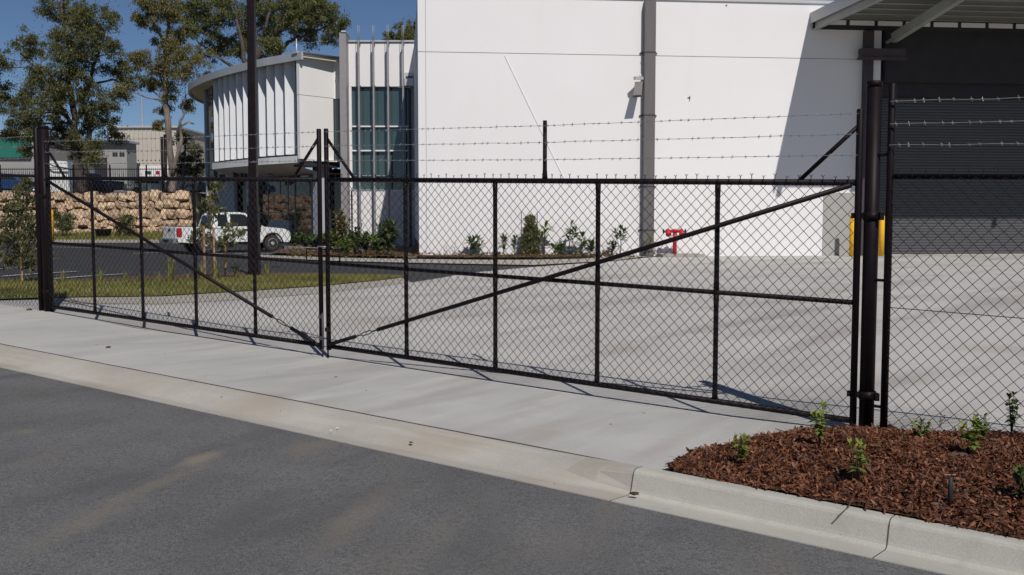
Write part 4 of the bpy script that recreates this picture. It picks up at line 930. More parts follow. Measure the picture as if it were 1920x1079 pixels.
# its near side wheels stand at y = -hw in local axes
hw_ = .88; c_ = Vector((math.cos(rz), math.sin(rz), 0)); s_ = Vector((-math.sin(rz), math.cos(rz), 0))
org = Vector((pw.x, pw.y, 0)) + s_ * (hw_ - .12); org.z = 0.012
body = [(-1.22, .48), (-1.26, .62), (-1.25, 1.08), (-1.22, 1.12), (.28, 1.12), (.30, 1.10), (2.72, 1.10), (3.55, 1.02), (3.78, .93), (3.86, .80), (3.88, .55), (3.80, .42)]
cab = [(.26, 1.06), (.44, 1.62), (.56, 1.71), (.95, 1.745), (1.55, 1.745), (1.85, 1.70), (2.66, 1.09), (2.66, 1.06)]
pk, yw, hw = vehicle('pickup_truck', 'white crew cab pickup truck with steel wheels parked by the office', 'pickup truck', org, rz, M['carwhite'], body, cab, 5.1, hw_ * 2, (0, 3.02), .365)
for sd in (-1, 1):
    win(pk, [(.52, 1.13), (.58, 1.58), (.66, 1.64), (.98, 1.66), (.98, 1.13)], yw, sd); win(pk, [(1.14, 1.13), (1.12, 1.665), (1.62, 1.66), (1.80, 1.62), (2.30, 1.16), (2.28, 1.13)], yw, sd)
    for x in (.75, 1.62):
        bm = bmnew(); box(bm, (x + .1, sd * (hw + .012), .985), (.22, .035, .06)); obj('door_handle', bm, M['black'], pk, local=True)
    for x in (1.06, 2.15, .36):
        bm = bmnew(); box(bm, (x, sd * (hw + .001), .80), (.014, .008, .56)); obj('door_seam', bm, M['midgrey'], pk, local=True)
    bm = bmnew(); box(bm, (2.36, sd * (hw + .10), 1.17), (.10, .20, .17)); obj('wing_mirror', bm, M['black'], pk, local=True)
    bm = bmnew(); box(bm, (-1.16, sd * (hw - .05), .88), (.20, .115, .38)); obj('tail_light', bm, M['lens'], pk, local=True)
    bm = bmnew(); box(bm, (3.70, sd * (hw - .16), .83), (.24, .30, .17)); obj('headlight', bm, M['headlens'], pk, local=True)
    bm = bmnew(); box(bm, (1.5, sd * (hw - .05), .43), (1.75, .12, .06)); obj('side_step', bm, M['black'], pk, local=True)
    for ax in (0, 3.02):
        bm = bmnew(); pts = [(ax + .47 * math.cos(u), sd * (hw + .012), .365 + .47 * math.sin(u)) for u in np.linspace(.0, math.pi, 12)]; tube(bm, pts, .028, 6); obj('wheel_arch', bm, M['rubber'] if ax else M['midgrey'], pk, local=True)
bm = bmnew(); prism(bm, [(.285, -.62, 1.16), (.285, .62, 1.16), (.415, .56, 1.60), (.415, -.56, 1.60)], (-.012, 0, .003)); obj('rear_window', bm, M['carglass'], pk, local=True)
bm = bmnew(); box(bm, (.47, 0, 1.70), (.10, .34, .05)); obj('brake_light', bm, M['lens'], pk, local=True)
bm = bmnew(); prism(bm, [(2.64, -.72, 1.12), (2.64, .72, 1.12), (1.88, .60, 1.685), (1.88, -.60, 1.685)], (.012, 0, .012)); obj('windscreen', bm, M['carglass'], pk, local=True)
bm = bmnew(); box(bm, (-1.268, 0, .86), (.03, 1.48, .46)); tg = obj('tailgate', bm, M['carwhite'], pk, local=True)
bm = bmnew(); box(bm, (-1.29, 0, .98), (.02, .20, .09)); obj('handle', bm, M['black'], tg, local=True)
bm = bmnew(); box(bm, (-1.36, 0, .52), (.16, 1.70, .16)); bp = obj('rear_bumper', bm, M['chrome'], pk, local=True)
bm = bmnew(); box(bm, (-1.43, 0, .53), (.05, .55, .10)); obj('step_pad', bm, M['black'], bp, local=True)
bm = bmnew(); box(bm, (-.48, 0, 1.125), (1.38, 1.5, .012)); obj('tray_cover', bm, M['dark'], pk, local=True)
bm = bmnew(); box(bm, (3.88, 0, .56), (.12, 1.66, .26)); obj('front_bumper', bm, M['black'], pk, local=True)
bm = bmnew(); box(bm, (3.84, 0, .82), (.06, .95, .17)); obj('grille', bm, M['black'], pk, local=True)

# vehicles on the upper terrace, partly hidden by the wall
def simple_car(name, label, cat, px, Y, rz, paint, kind, z=3.0):
    p = atY(px, 400, Y)
    if kind == 'ute': b_ = [(-1.3, .5), (-1.3, 1.12), (.25, 1.12), (2.7, 1.1), (3.5, 1.0), (3.7, .8), (3.7, .45)]; c_ = [(.3, 1.08), (.4, 1.6), (.6, 1.7), (1.6, 1.7), (2.5, 1.08)]
    else: b_ = [(-.95, .45), (-1.0, .8), (-.8, .95), (0, .98), (2.4, .93), (3.2, .85), (3.5, .7), (3.5, .4)]; c_ = [(-.5, .93), (.1, 1.38), (.5, 1.45), (1.3, 1.43), (2.2, .92)]
    t, yw, hw = vehicle(name, label, cat, (p.x, Y, z), rz, paint, b_, c_, 4.8, 1.75, (0, 2.75), .32)
    zt = max(q[1] for q in c_); zb_ = min(q[1] for q in c_)
    for sd in (-1, 1): win(t, [(c_[0][0] + .3, zb_ + .08), (c_[1][0] + .18, zt - .12), (c_[-2][0] - .05, zt - .1), (c_[-1][0] - .45, zb_ + .08)], yw, sd)
    bm = bmnew(); q0, q1 = c_[0], c_[1]; prism(bm, [(q0[0] - .004, -.6, q0[1] + .08), (q0[0] - .004, .6, q0[1] + .08), (q1[0] - .02, .54, q1[1]), (q1[0] - .02, -.54, q1[1])], (-.01, 0, .005)); obj('rear_window', bm, M['carglass'], t, local=True)
    return t
simple_car('blue_ute', 'dark blue ute behind the double tree trunk above the boulder wall', 'ute', 191, 74.5, rad(172), M['carblue'], 'ute')
simple_car('blue_car', 'dark blue car left of the far gate post above the boulder wall', 'car', -10, 70, rad(12), M['carblue'], 'car', 3.05)
simple_car('silver_car', 'silver sedan parked on the terrace right of the blue ute', 'car', 262, 76, rad(8), M['carsilver'], 'car')
simple_car('grey_car', 'dark grey sedan on the terrace next to the pale tree trunk', 'car', 330, 73, rad(5), M['cardark'], 'car')
# white box trailer, end on
bt = thing('box_trailer', (atY(108, 360, 69).x, 69, 3.0), 'white box trailer behind the far gate post above the boulder wall', 'trailer')
a_, b_ = atY(86, 362, 69), atY(131, 362, 69); c_, d_ = atY(86, 301, 69), atY(126, 303, 69)
dv = Vector((-.8, 4.2, 0)); bm = bmnew(); hexa(bm, [a_, b_, b_ + dv, a_ + dv, c_, d_, d_ + dv, c_ + dv]); obj('trailer_box', bm, M['carwhite'], bt)
bm = bmnew(); beam(bm, c_ * .8 + a_ * .2 + Vector((0, -.02, 0)), d_ * .8 + b_ * .2 + Vector((0, -.02, 0)), .03, .05); obj('seam_strip', bm, M['alum'], bt)
for x in (.25, .75):
    bm = bmnew(); q = a_.lerp(b_, x); lathe(bm, (q.x, 69.6, 3.16), (1, 0, 0), [(-.12, .1), (-.12, .2), (.12, .2), (.12, .1)], 14); obj('wheel', bm, M['rubber'], bt)
# ------------------------------------------------------------------ trees and plants
def leaves_mesh(name, P, size, aspect, droop, m, parent, rs, tintfn=None):
    """P: (n,3) leaf positions; each leaf one folded quad"""
    n = len(P); P = np.asarray(P)
    ang = rs.uniform(0, 2 * np.pi, n); el = rs.normal(-droop, .55, n)
    d = np.stack([np.cos(ang) * np.cos(el), np.sin(ang) * np.cos(el), np.sin(el)], 1)
    rnd = rs.normal(0, 1, (n, 3)); s = np.cross(d, rnd); s /= np.linalg.norm(s, axis=1)[:, None] + 1e-9
    L_ = size * rs.uniform(.6, 1.35, n)[:, None]; w = L_ * aspect
    a = P - d * L_ * .5; b = P + d * L_ * .5; c = P - d * L_ * .05
    V = np.stack([a, c + s * w * .5, b, c - s * w * .5], 1).reshape(-1, 3)
    Fc = np.arange(4 * n).reshape(n, 4)
    tint = rs.beta(2, 2.4, n) if tintfn is None else tintfn(P, rs)
    return pymesh(name, V, Fc, m, parent, tint=np.clip(tint, 0, 1))
def tree(name, label, base, trunks, blobs, Y, leaf, m, bark, seed, dens=1.0, lsize=.17, group='gum trees on the terrace', depth=1.0, limb=True):
    """base: world foot; trunks: list of pixel polylines with radii in m; blobs: crown masses (px, py, r_px) spread round the tree's depth"""
    rs = np.random.RandomState(seed); k = Y / F
    t = thing(name, base, label, 'tree', group)
    lines = []
    bm = bmnew()
    for tr in trunks:
        pts = []; rr = []
        for i, (px, py, r) in enumerate(tr):
            p = atY(px, py, Y); p.y += 0.25 * math.sin(px * .13 + py * .05) * (i > 0); pts.append(p); rr.append(r)
        # finer, slightly crooked
        P2, R2 = [], []
        for (p, q, r0, r1) in zip(pts, pts[1:], rr, rr[1:]):
            for u in (0, .33, .66): 
                w = p.lerp(q, u); w += Vector((rs.normal(0, .05), rs.normal(0, .05), 0)); P2.append(w); R2.append(r0 + (r1 - r0) * u)
        P2.append(pts[-1]); R2.append(rr[-1]); tube(bm, P2, R2, 8); lines.append((P2, R2))
    obj('trunk', bm, bark, t)
    pts_all = [(p, r) for L_ in lines for p, r in zip(*L_)]
    bm = bmnew(); LP = []
    for (px, py, r) in blobs:
        R = r * k; off = rs.uniform(-1, 1) * 2.2 * depth; c = atY(px, py, Y); c.y += off
        # a limb from the trunk, leaving below the mass
        if limb:
            cand = [(p, rr) for p, rr in pts_all if p.z < c.z + .2 * R]
            if not cand: cand = [pts_all[0]]
            p0, r0 = min(cand, key=lambda q: (q[0] - c).length + .45 * abs((c.z - q[0].z) - 1.6))
            mid = p0.lerp(c, .5); mid.z -= .12 * (c - p0).length * rs.uniform(.2, 1); mid.x += rs.normal(0, .18)
            rr_ = min(r0 * .5, .025 + .012 * (c - p0).length + .015 * R)
            q1 = p0.lerp(mid, .5); q2 = mid.lerp(c, .5); q2.z += .1 * R
            tube(bm, [p0, q1, mid, q2, c], [rr_, rr_ * .85, rr_ * .7, rr_ * .5, rr_ * .3], 5)
        nsub = max(9, int(26 * (R / 1.2) ** 1.6))
        for j in range(nsub):
            v = rs.normal(0, 1, 3); v /= np.linalg.norm(v); sc = R * (rs.uniform(.08, 1.0) ** .55) * rs.uniform(.85, 1.3)
            sc_ = Vector((c.x + v[0] * sc, c.y + v[1] * sc * .9, c.z + v[2] * sc * .85)); sr = min(R, rs.uniform(.16, .30) * (1 + .35 * R))
            if limb and j % 3 == 0: tube(bm, [c, c.lerp(sc_, .55) - Vector((0, 0, .06 * R)), sc_], [.022, .015, .008], 3, False)
            nl = int(2.1 * dens * (24 + 26 * (sr / .4) ** 1.4)) if limb else int(dens * 90 * (sr / .4) ** 1.8)
            # a loose hanging spray: leaves along a few drooping twiglets
            q = np.clip(rs.normal(0, .55, (nl, 3)), -1.1, 1.1) * sr; q[:, 2] = q[:, 2] * .7 - np.hypot(q[:, 0], q[:, 1]) * .55 + .2 * sr; LP.append(q + np.array(sc_))
        nl = int(dens * 95 * R ** 2); q = np.clip(rs.normal(0, .62, (nl, 3)), -1.15, 1.15) * R; q[:, 2] *= .85; LP.append(q + np.array(c))
    if limb: tag(obj('limbs', bm, bark, t), kind='stuff')
    else: bm.free()
    LP = np.concatenate(LP)
    leaves_mesh('crown', LP, lsize, .32, .75, m, t, rs)
    return t
YT = 69.0
zt3 = 3.0
def foot(px, Y, z=3.0): q = atY(px, 365, Y); return Vector((q.x, Y, z))
def fpx(px, Y, z=3.0):
    """pixel row where a foot at height z stands"""
    return 405 + (EYE - z) * F / Y
ft = fpx(0, 69)
tree('gum_tree', 'tall dark gum tree with a double trunk behind the boulder wall', foot(157, 69),
     [[(157, ft, .34), (148, 320, .27), (143, 260, .25), (135, 200, .22), (128, 150, .18), (128, 90, .13), (118, 30, .07), (116, -20, .04)],
      [(160, ft, .26), (163, 300, .2), (166, 250, .17), (160, 190, .14), (175, 140, .12), (190, 90, .08), (200, 50, .04)],
      [(143, 250, .16), (110, 190, .12), (80, 140, .09), (40, 100, .05)], [(135, 200, .12), (170, 160, .09), (210, 150, .06), (250, 165, .03)]],
     [(112, 14, 36), (150, 34, 26), (70, 6, 24), (205, 42, 34), (190, 80, 40), (150, 92, 42), (112, 78, 26), (62, 78, 22), (28, 82, 28), (22, 118, 26), (0, 165, 26), (68, 140, 30), (100, 160, 36), (150, 134, 40), (205, 122, 36), (236, 152, 20), (58, 182, 32), (20, 195, 24), (100, 205, 34), (182, 182, 32), (212, 200, 22), (45, 228, 24), (150, 228, 22), (195, 250, 20), (150, 282, 24), (186, 298, 20), (228, 92, 20), (88, 235, 20), (-30, 130, 30), (-40, 200, 30), (10, 250, 22), (128, 190, 26), (170, 60, 22), (110, 268, 18), (70, 262, 16), (30, 215, 24), (76, 250, 22), (112, 242, 22), (196, 226, 26), (186, 272, 20), (150, 262, 18), (62, 284, 14), (222, 180, 18), (170, 210, 22)],
     69, None, M['ldark'], M['barkdark'], 11, dens=1.25)
tree('gum_tree', 'pale trunked gum tree standing right of the beige warehouse', foot(322, 68.5),
     [[(322, ft, .30), (322, 330, .24), (315, 250, .22), (311, 190, .2), (313, 140, .17), (312, 90, .15), (300, 60, .1), (275, 20, .06), (258, -15, .04)], [(312, 100, .12), (316, 50, .1), (312, 0, .07), (310, -30, .05)],
      [(325, 330, .14), (336, 270, .12), (340, 235, .1), (345, 215, .07), (350, 180, .05)], [(336, 240, .07), (352, 228, .06), (362, 232, .05)]],
     [(310, 16, 34), (285, 42, 22), (300, 68, 24), (332, 98, 28), (362, 106, 32), (342, 138, 34), (300, 138, 28), (270, 148, 24), (282, 120, 20), (322, 168, 22), (300, 205, 13), (376, 138, 18), (345, 196, 16), (290, 8, 22), (330, 40, 24), (248, 175, 20), (262, 112, 12), (268, 36, 8), (290, 232, 9), (330, 70, 20)],
     68.5, None, M['lgum2'], M['bark'], 12, dens=1.15)
tree('small_tree', 'small bushy dark green tree between the pale trunk and the office end', foot(348, 74), [[(348, 365, .12), (346, 320, .09), (348, 260, .05)]],
     [(345, 262, 16), (352, 286, 22), (338, 306, 20), (360, 310, 20), (348, 330, 22), (340, 348, 18), (362, 345, 18)], 74, None, M['ldark'], M['barkdark'], 13, dens=1.5, group='small trees', depth=.4)
Yc = 84.0
tree('gum_tree', 'broad many limbed gum tree rising behind the curved office roof', Vector((atY(500, 300, Yc).x, Yc, 3.0)),
     [[(495, fpx(0, Yc), .45), (490, 250, .4), (486, 180, .36), (480, 130, .3), (478, 80, .22), (475, 30, .16), (470, -30, .1)], [(486, 170, .3), (455, 110, .2), (450, 60, .14), (440, 0, .09), (436, -40, .06)],
      [(488, 180, .3), (510, 120, .22), (540, 80, .16), (575, 66, .1), (612, 50, .06), (632, 36, .03)], [(486, 160, .24), (430, 122, .14), (400, 100, .09), (370, 80, .05)], [(500, 140, .2), (520, 80, .16), (540, 30, .11), (550, -20, .07)], [(480, 120, .2), (500, 60, .15), (505, 0, .1), (510, -40, .07)]],
     [(350, 22, 34), (392, 48, 36), (420, 16, 36), (462, 34, 36), (400, 84, 30), (442, 88, 24), (512, 26, 36), (552, 24, 40), (592, 36, 36), (628, 32, 24), (572, 60, 30), (610, 54, 26), (520, 92, 22), (560, 4, 36), (602, 12, 26), (490, 98, 20), (536, 96, 16), (380, 10, 30), (480, 0, 34), (440, 60, 22), (370, 62, 22), (640, 46, 12), (505, 70, 18)],
     Yc, None, M['lgum'], M['barkdark'], 14, dens=1.1, lsize=.20, group='gum trees on the terrace', depth=1.3)
tree('gum_tree', 'gum tree top showing above the glazed tower parapet', Vector((atY(762, 300, 92).x, 92, 3.0)), [[(762, fpx(0, 92), .35), (762, 200, .28), (760, 100, .16), (764, 40, .06)]],
     [(757, 60, 22), (778, 46, 18), (742, 74, 14), (730, 66, 9), (782, 74, 18), (766, 82, 22), (716, 72, 5), (795, 50, 20)], 92, None, M['lgum'], M['barkdark'], 15, dens=1.2, lsize=.20)
# ---- small plants
def plant(name, label, base, h, spread, nst, leaf, m, seed, group=None, cat='plant', lean=.3, aspect=.3, per=9, bushy=.0, whorl=False, taper=.5):
    rs = np.random.RandomState(seed); t = thing(name, base, label, cat, group); b = Vector(base); bm = bmnew(); V, Fc, T = [], [], []
    def blade(p, d, L_, w, tv):
        s = d.cross(UP)
        if s.length < .05: s = Vector((1, 0, 0))
        s.normalize(); up = s.cross(d); i = len(V)
        mid = p + d * L_ * .5 + up * L_ * .06; tip = p + d * L_ - UP * L_ * .16
        V.extend([p, mid + s * w * .5 - up * w * .12, mid, mid - s * w * .5 - up * w * .12, tip]); Fc.extend([[i, i + 1, i + 2], [i, i + 2, i + 3], [i + 1, i + 4, i + 2], [i + 2, i + 4, i + 3]]); T.extend([tv] * 4)
    for k in range(nst):
        an_ = rs.uniform(0, 6.283); tip = b + Vector((math.cos(an_) * spread * rs.uniform(.15, .9), math.sin(an_) * spread * rs.uniform(.15, .9), h * rs.uniform(.62, 1.0)))
        if k == 0: tip = b + Vector((spread * .1, 0, h))
        mid = b.lerp(tip, .5) + Vector((0, 0, .08 * h)); r = max(.0025, h * .012); tube(bm, [b, mid, tip], [r, r * .8, r * .5], 5)
        for j in range(per):
            u = rs.uniform(.25, 1.0) if not whorl else rs.uniform(.55, 1.0)
            p = b.lerp(mid, u * 2) if u < .5 else mid.lerp(tip, u * 2 - 1); a2 = rs.uniform(0, 6.283); e = rs.uniform(-.2, .9)
            d = Vector((math.cos(a2) * math.cos(e), math.sin(a2) * math.cos(e), math.sin(e))); L_ = leaf * rs.uniform(.6, 1.25)
            blade(p, d, L_, L_ * aspect, float(np.clip(rs.beta(2, 2) * .7 + .35 * u, 0, 1)))
        for j in range(3): 
            a2 = rs.uniform(0, 6.283); d = Vector((math.cos(a2) * .5, math.sin(a2) * .5, .8)).normalized(); blade(tip, d, leaf * .9, leaf * aspect * .8, .9)
    obj('stems', bm, M['stem'], t); pymesh('foliage', V, Fc, m, t, tint=T); return t
def tuft(name, label, base, h, n, seed, m=None, group='grass tufts in the planting strip', spread=.25):
    rs = np.random.RandomState(seed); V, Fc, T = [], [], []; b = Vector(base)
    for k in range(n):
        an_ = rs.uniform(0, 6.283); l = h * rs.uniform(.5, 1.05); ls = rs.uniform(.05, .55); d = Vector((math.cos(an_), math.sin(an_), 0)); s = Vector((-d.y, d.x, 0)) * h * .014
        p0 = b + d * rs.uniform(0, spread * .3) ; p1 = p0 + d * l * ls * .35 + UP * l * .6; p2 = p0 + d * l * ls + UP * l * (1 - .3 * ls); i = len(V)
        V.extend([p0 - s, p0 + s, p1 + s, p1 - s, p2]); Fc.extend([[i, i + 1, i + 2, i + 3], [i + 3, i + 2, i + 4]]); tv = rs.uniform(.2, .9); T.extend([tv, tv])
    o = pymesh(name, V, Fc, m or M['lgrass'], loc=b, tint=T); tag(o, label, 'grass tuft', group); return o
def mbase(px, py):
    """point on the mulch seen at a pixel"""
    r = ray(px, py); z = 0.05
    for _ in range(40): p = CAM + r * ((z - EYE) / r.z); z = .5 * z + .5 * mz(p.x, p.y)
    return p
grp = 'young shrubs in the bark mulch'
for i, (px, py, h, spr, nst, lf, lab, m_) in enumerate([
    (1390, 872, .15, .06, 5, .040, 'low bright young shrub near the pointed tip of the mulch bed', 'lbright'),
    (1538, 838, .24, .07, 6, .042, 'young shrub with a tall bare shoot at the mulch edge before the gate foot', 'lbright'),
    (1606, 905, .20, .07, 5, .040, 'young shrub in the middle of the mulch bed nearest the kerb', 'lbright'),
    (1726, 822, .10, .05, 4, .038, 'smallest young shrub just right of the slim fence post', 'lbright'),
    (1822, 856, .19, .08, 6, .045, 'pale green young shrub beside the dark clod in the mulch', 'lbright'),
    (1842, 832, .16, .06, 5, .040, 'young shrub directly under the fence mesh behind the pale green one', 'lshrub'),
    (1896, 816, .25, .07, 7, .042, 'tallest olive young shrub against the fence at the right end', 'lshrub'),
    (1922, 940, .16, .07, 5, .045, 'young shrub cut off by the photo edge low in the mulch bed', 'lshrub')]):
    plant('young_shrub', lab, mbase(px, py), h * 1.1, spr * 1.15, nst + 1, lf * 1.35, M[m_], 40 + i, grp, 'shrub', aspect=.5, per=9)
p = mbase(1762, 803); plant('red_seedling', 'tiny reddish seedling under the fence mesh', p, .09, .06, 3, .03, M['lred'], 60, None, 'seedling', per=5)
# black irrigation stub, clod, stick and leaf
p = mbase(1781, 948); bm = bmnew(); tube(bm, [p - UP * .03, p + UP * .10, p + UP * .155], [.013, .013, .010], 10); tube(bm, [p + UP * .10, p + UP * .10 + Vector((.03, -.005, -.03))], .008, 6); tag(obj('irrigation_stub', bm, M['dark'], loc=p), 'short black irrigation stub sticking out of the bark mulch', 'irrigation pipe')
p = mbase(1795, 856); bm = bmnew(); bmesh.ops.create_icosphere(bm, subdivisions=2, radius=.045, matrix=Matrix.Translation(p) @ Matrix.Diagonal((1.6, .8, .5, 1)))
for v in bm.verts: v.co += Vector((0, 0, .012)) * noise.noise(v.co * 40)
tag(obj('bark_clod', bm, M['earth'], loc=p), 'dark lump of bark beside the pale green shrub', 'bark')
def onkerb(px, py, h): 
    r = ray(px, py); z = h
    for _ in range(30): q = CAM + r * ((z - EYE) / r.z); a_, n_ = an(q.x, q.y); z = zgate(a_) + h
    return q
p = onkerb(1590, 952, .035); q = onkerb(1571, 969, .006); bm = bmnew(); tube(bm, [p + Vector((.05, .03, .03)), p + Vector((.02, .012, .028)), p, q], .004, 5); tag(obj('twig', bm, M['earth'], loc=p), 'bent dark twig lying over the kerb edge', 'twig')
p = G(1189, 928, 0); 
def crumb(name, px, py, r, m_, label, cat, h=.0, grp=None):
    p = G(px, py, h); bm = bmnew(); bmesh.ops.create_icosphere(bm, subdivisions=1, radius=r, matrix=Matrix.Translation(p + UP * r * .35) @ Matrix.Rotation(px * .7, 4, 'Z') @ Matrix.Diagonal((1.5, 1, .5, 1)))
    for v in bm.verts: v.co += Vector((1, 1, .6)) * r * .35 * noise.noise(v.co * 60)
    tag(obj(name, bm, m_, loc=p), label, cat, grp)
crumb('dry_leaf', 1189, 928, .022, M['mulch'], 'curled brown leaf in the gutter at the start of the kerb', 'leaf')
for i, (px, py, r, lab) in enumerate([(1206, 777, .016, 'dark pebble on the driveway below the middle of the right gate leaf'), (203, 652, .022, 'dark pebble on the driveway near the left end'), (630, 708, .014, 'dark pebble on the driveway just below the gate meeting point'), (55, 582, .03, 'flat dark pebble at the left of the far gate post'), (771, 831, .014, 'dark pebble on the tan gutter'), (1145, 797, .010, 'tiny pebble left of the larger driveway pebble')]):
    crumb('pebble', px, py, r, M['earth'], lab, 'pebble', grp='stray pebbles on the driveway')
for i, (px, py, lab) in enumerate([(633, 803, 'white stone chip at the road edge below the gates meeting point'), (1060, 860, 'white stone chip at the joint of the driveway'), (620, 808, 'white stone chip left of its twin in the gutter')]):
    crumb('stone_chip', px, py, .007, M['white'], lab, 'stone', grp='white stone chips')
rs = np.random.RandomState(9); bm = bmnew()
for k in range(160):
    a = rs.uniform(-2, 8.5); n = rs.uniform(-6.5, -2.0) if rs.rand() < .8 else rs.uniform(-1.9, 0.6); q = xy(a, n); r = abs(rs.normal(.0015, .0015)) + .0015
    bmesh.ops.create_icosphere(bm, subdivisions=1, radius=r, matrix=Matrix.Translation((q.x, q.y, H(q.x, q.y) + r * .4)) @ Matrix.Diagonal((1.4, 1, .7, 1)))
tag(obj('grit', bm, M['dirt']), 'fine grit scattered over road and driveway', 'grit', kind='stuff')
# lawn blades
rs = np.random.RandomState(5); V, Fc, T = [], [], []; xs = [p[0] for p in LAWN]; ys = [p[1] for p in LAWN]; k = 0
while k < 34000:
    x, y = rs.uniform(min(xs), max(xs)), rs.uniform(min(ys), max(ys))
    if x < -14 or not inpoly(x, y, LAWN): continue
    z = H(x, y) + .02; an_ = rs.uniform(0, 6.283); l = rs.uniform(.035, .085); s = Vector((math.cos(an_), math.sin(an_), 0)) * .008; tp_ = Vector((x + rs.normal(0, .03), y + rs.normal(0, .03), z + l)); i = len(V)
    V.extend([(x - s.x, y - s.y, z), (x + s.x, y + s.y, z), tp_]); Fc.append([i, i + 1, i + 2]); T.append(np.clip(.5 + .5 * noise.noise((x * .8, y * .8, 0)) + rs.normal(0, .2), 0, 1)); k += 1
o = pymesh('grass', V, Fc, M['lgrass'], tint=T); tag(o, 'short mown grass of the verge inside the gate', 'grass', kind='stuff')
V, Fc, T = [], [], []
for k in range(9000):
    x = rs.uniform(-40, -19.5); u = rs.uniform(0, 1); y = 60.3 + (WALLY - 60.3) * u; z = .16 + .30 * sm(u); an_ = rs.uniform(0, 6.283); l = rs.uniform(.08, .28); s = Vector((math.cos(an_), math.sin(an_), 0)) * .03; i = len(V)
    V.extend([(x - s.x, y - s.y, z), (x + s.x, y + s.y, z), (x + rs.normal(0, .06), y, z + l)]); Fc.append([i, i + 1, i + 2]); T.append(rs.uniform(.1, .9))
o = pymesh('bank_grass', V, Fc, M['lgrass'], tint=T); tag(o, 'rough grass on the bank under the boulder wall', 'grass', kind='stuff')
for i, (px, py, h) in enumerate([(118, 529, .30), (188, 530, .34), (235, 529, .32), (298, 528, .25), (318, 528, .62), (352, 525, .25), (405, 523, .55), (443, 521, .48), (378, 524, .4), (500, 518, .42), (270, 529, .25)]):
    wher = ['left of the first gate upright', 'right of the first gate upright', 'beside the second gate upright', 'left of the tallest tuft', 'being the tallest of the strip', 'between the tallest tuft and the saplings', 'at the foot of the right sapling stake', 'left of the lamp post', 'at the left sapling stake', 'right of the lamp post', 'between the second upright and the tallest tuft'][i]
    tuft('grass_tuft', 'green grass tuft in the planting strip, ' + wher, G(px, py, .05), h, 26, 70 + i)
# staked saplings
def stake(px, py, ptop, lab, grp='wooden plant stakes', w=.035, m='stake', p=None):
    p = p or G(px, py, .05); zt_ = atY(px, ptop, p.y).z; bm = bmnew(); box(bm, (p.x, p.y, (p.z - .1 + zt_) / 2), (w, w, zt_ - p.z + .1), RND.uniform(0, 1)); tag(obj('wooden_stake', bm, M[m], loc=p), lab, 'stake', grp); return p
def sapling(label, px, py, blobs, seed, m='lgum', ls=.11, dens=.9, group='staked saplings', trunk=None, Y=None):
    p = G(px, py, .05)
    if Y: p = atY(px, 400, Y); p.z = .22
    return tree('sapling', label, p, [trunk or [(px, py, .018), (px + 2, py - 60, .014), (px - 1, py - 110, .009)]], blobs, p.y, None, M[m], M['stem'], seed, dens=dens, lsize=ls, group=group, depth=.06)
stake(384, 524, 424, 'left wooden stake of the sapling in front of the pickup'); stake(402, 523, 426, 'thin middle wooden stake of the sapling in front of the pickup'); stake(423, 520, 432, 'right wooden stake of the sapling in front of the pickup')
sapling('slender staked sapling with drooping leaves in front of the pickup', 402, 522, [(372, 436, 10), (384, 446, 10), (430, 424, 11), (440, 440, 10), (424, 446, 8), (400, 400, 9), (396, 372, 9), (405, 350, 8), (380, 388, 8), (415, 392, 8), (392, 420, 9), (448, 436, 6), (364, 446, 7), (412, 456, 7), (436, 456, 6), (395, 345, 6), (380, 378, 7)], 80, dens=.09, ls=.13, trunk=[(402, 522, .02), (401, 450, .016), (399, 390, .012), (404, 345, .006)])
stake(42, 527, 424, 'wooden stake of the leafy sapling left of the far gate post')
sapling('leafy drooping sapling left of the far gate post', 62, 527, [(20, 488, 13), (34, 470, 10), (52, 450, 18), (58, 474, 14), (46, 430, 16), (30, 412, 16), (12, 420, 16), (62, 410, 12), (50, 492, 8), (28, 440, 14), (8, 448, 12), (40, 388, 14), (56, 372, 10), (36, 356, 10), (48, 340, 8), (15, 390, 10), (96, 470, 4)], 81, m='ldark', dens=.18, ls=.13, trunk=[(66, 527, .022), (62, 470, .018), (50, 400, .012), (46, 345, .006)])
sapling('small leafy sapling against the boulder wall right of the gate post', 118, 446, [(112, 420, 12), (122, 408, 10), (108, 402, 8), (125, 426, 8)], 82, m='lgum', dens=.7, ls=.2, group='bushes on the grass bank', trunk=[(118, 447, .04), (116, 420, .03), (114, 400, .02)], Y=62.5)
sapling('sparse bush in front of the boulder wall left of the pickup', 232, 446, [(232, 418, 11), (240, 408, 8), (226, 428, 8), (242, 430, 6)], 83, m='lgum', dens=.55, ls=.2, group='bushes on the grass bank', trunk=[(232, 447, .04), (233, 425, .03), (235, 405, .02)], Y=62.5)
bm = bmnew(); p = atY(194, 447, 62); lathe(bm, Vector((p.x, 62, .30)), UP, [(0, .38), (.45, .5), (.5, .52), (.5, .44)], 14); tag(obj('black_tub', bm, M['black'], loc=(p.x, 62, .30)), 'black planter tub on the grass bank under the boulder wall', 'tub')
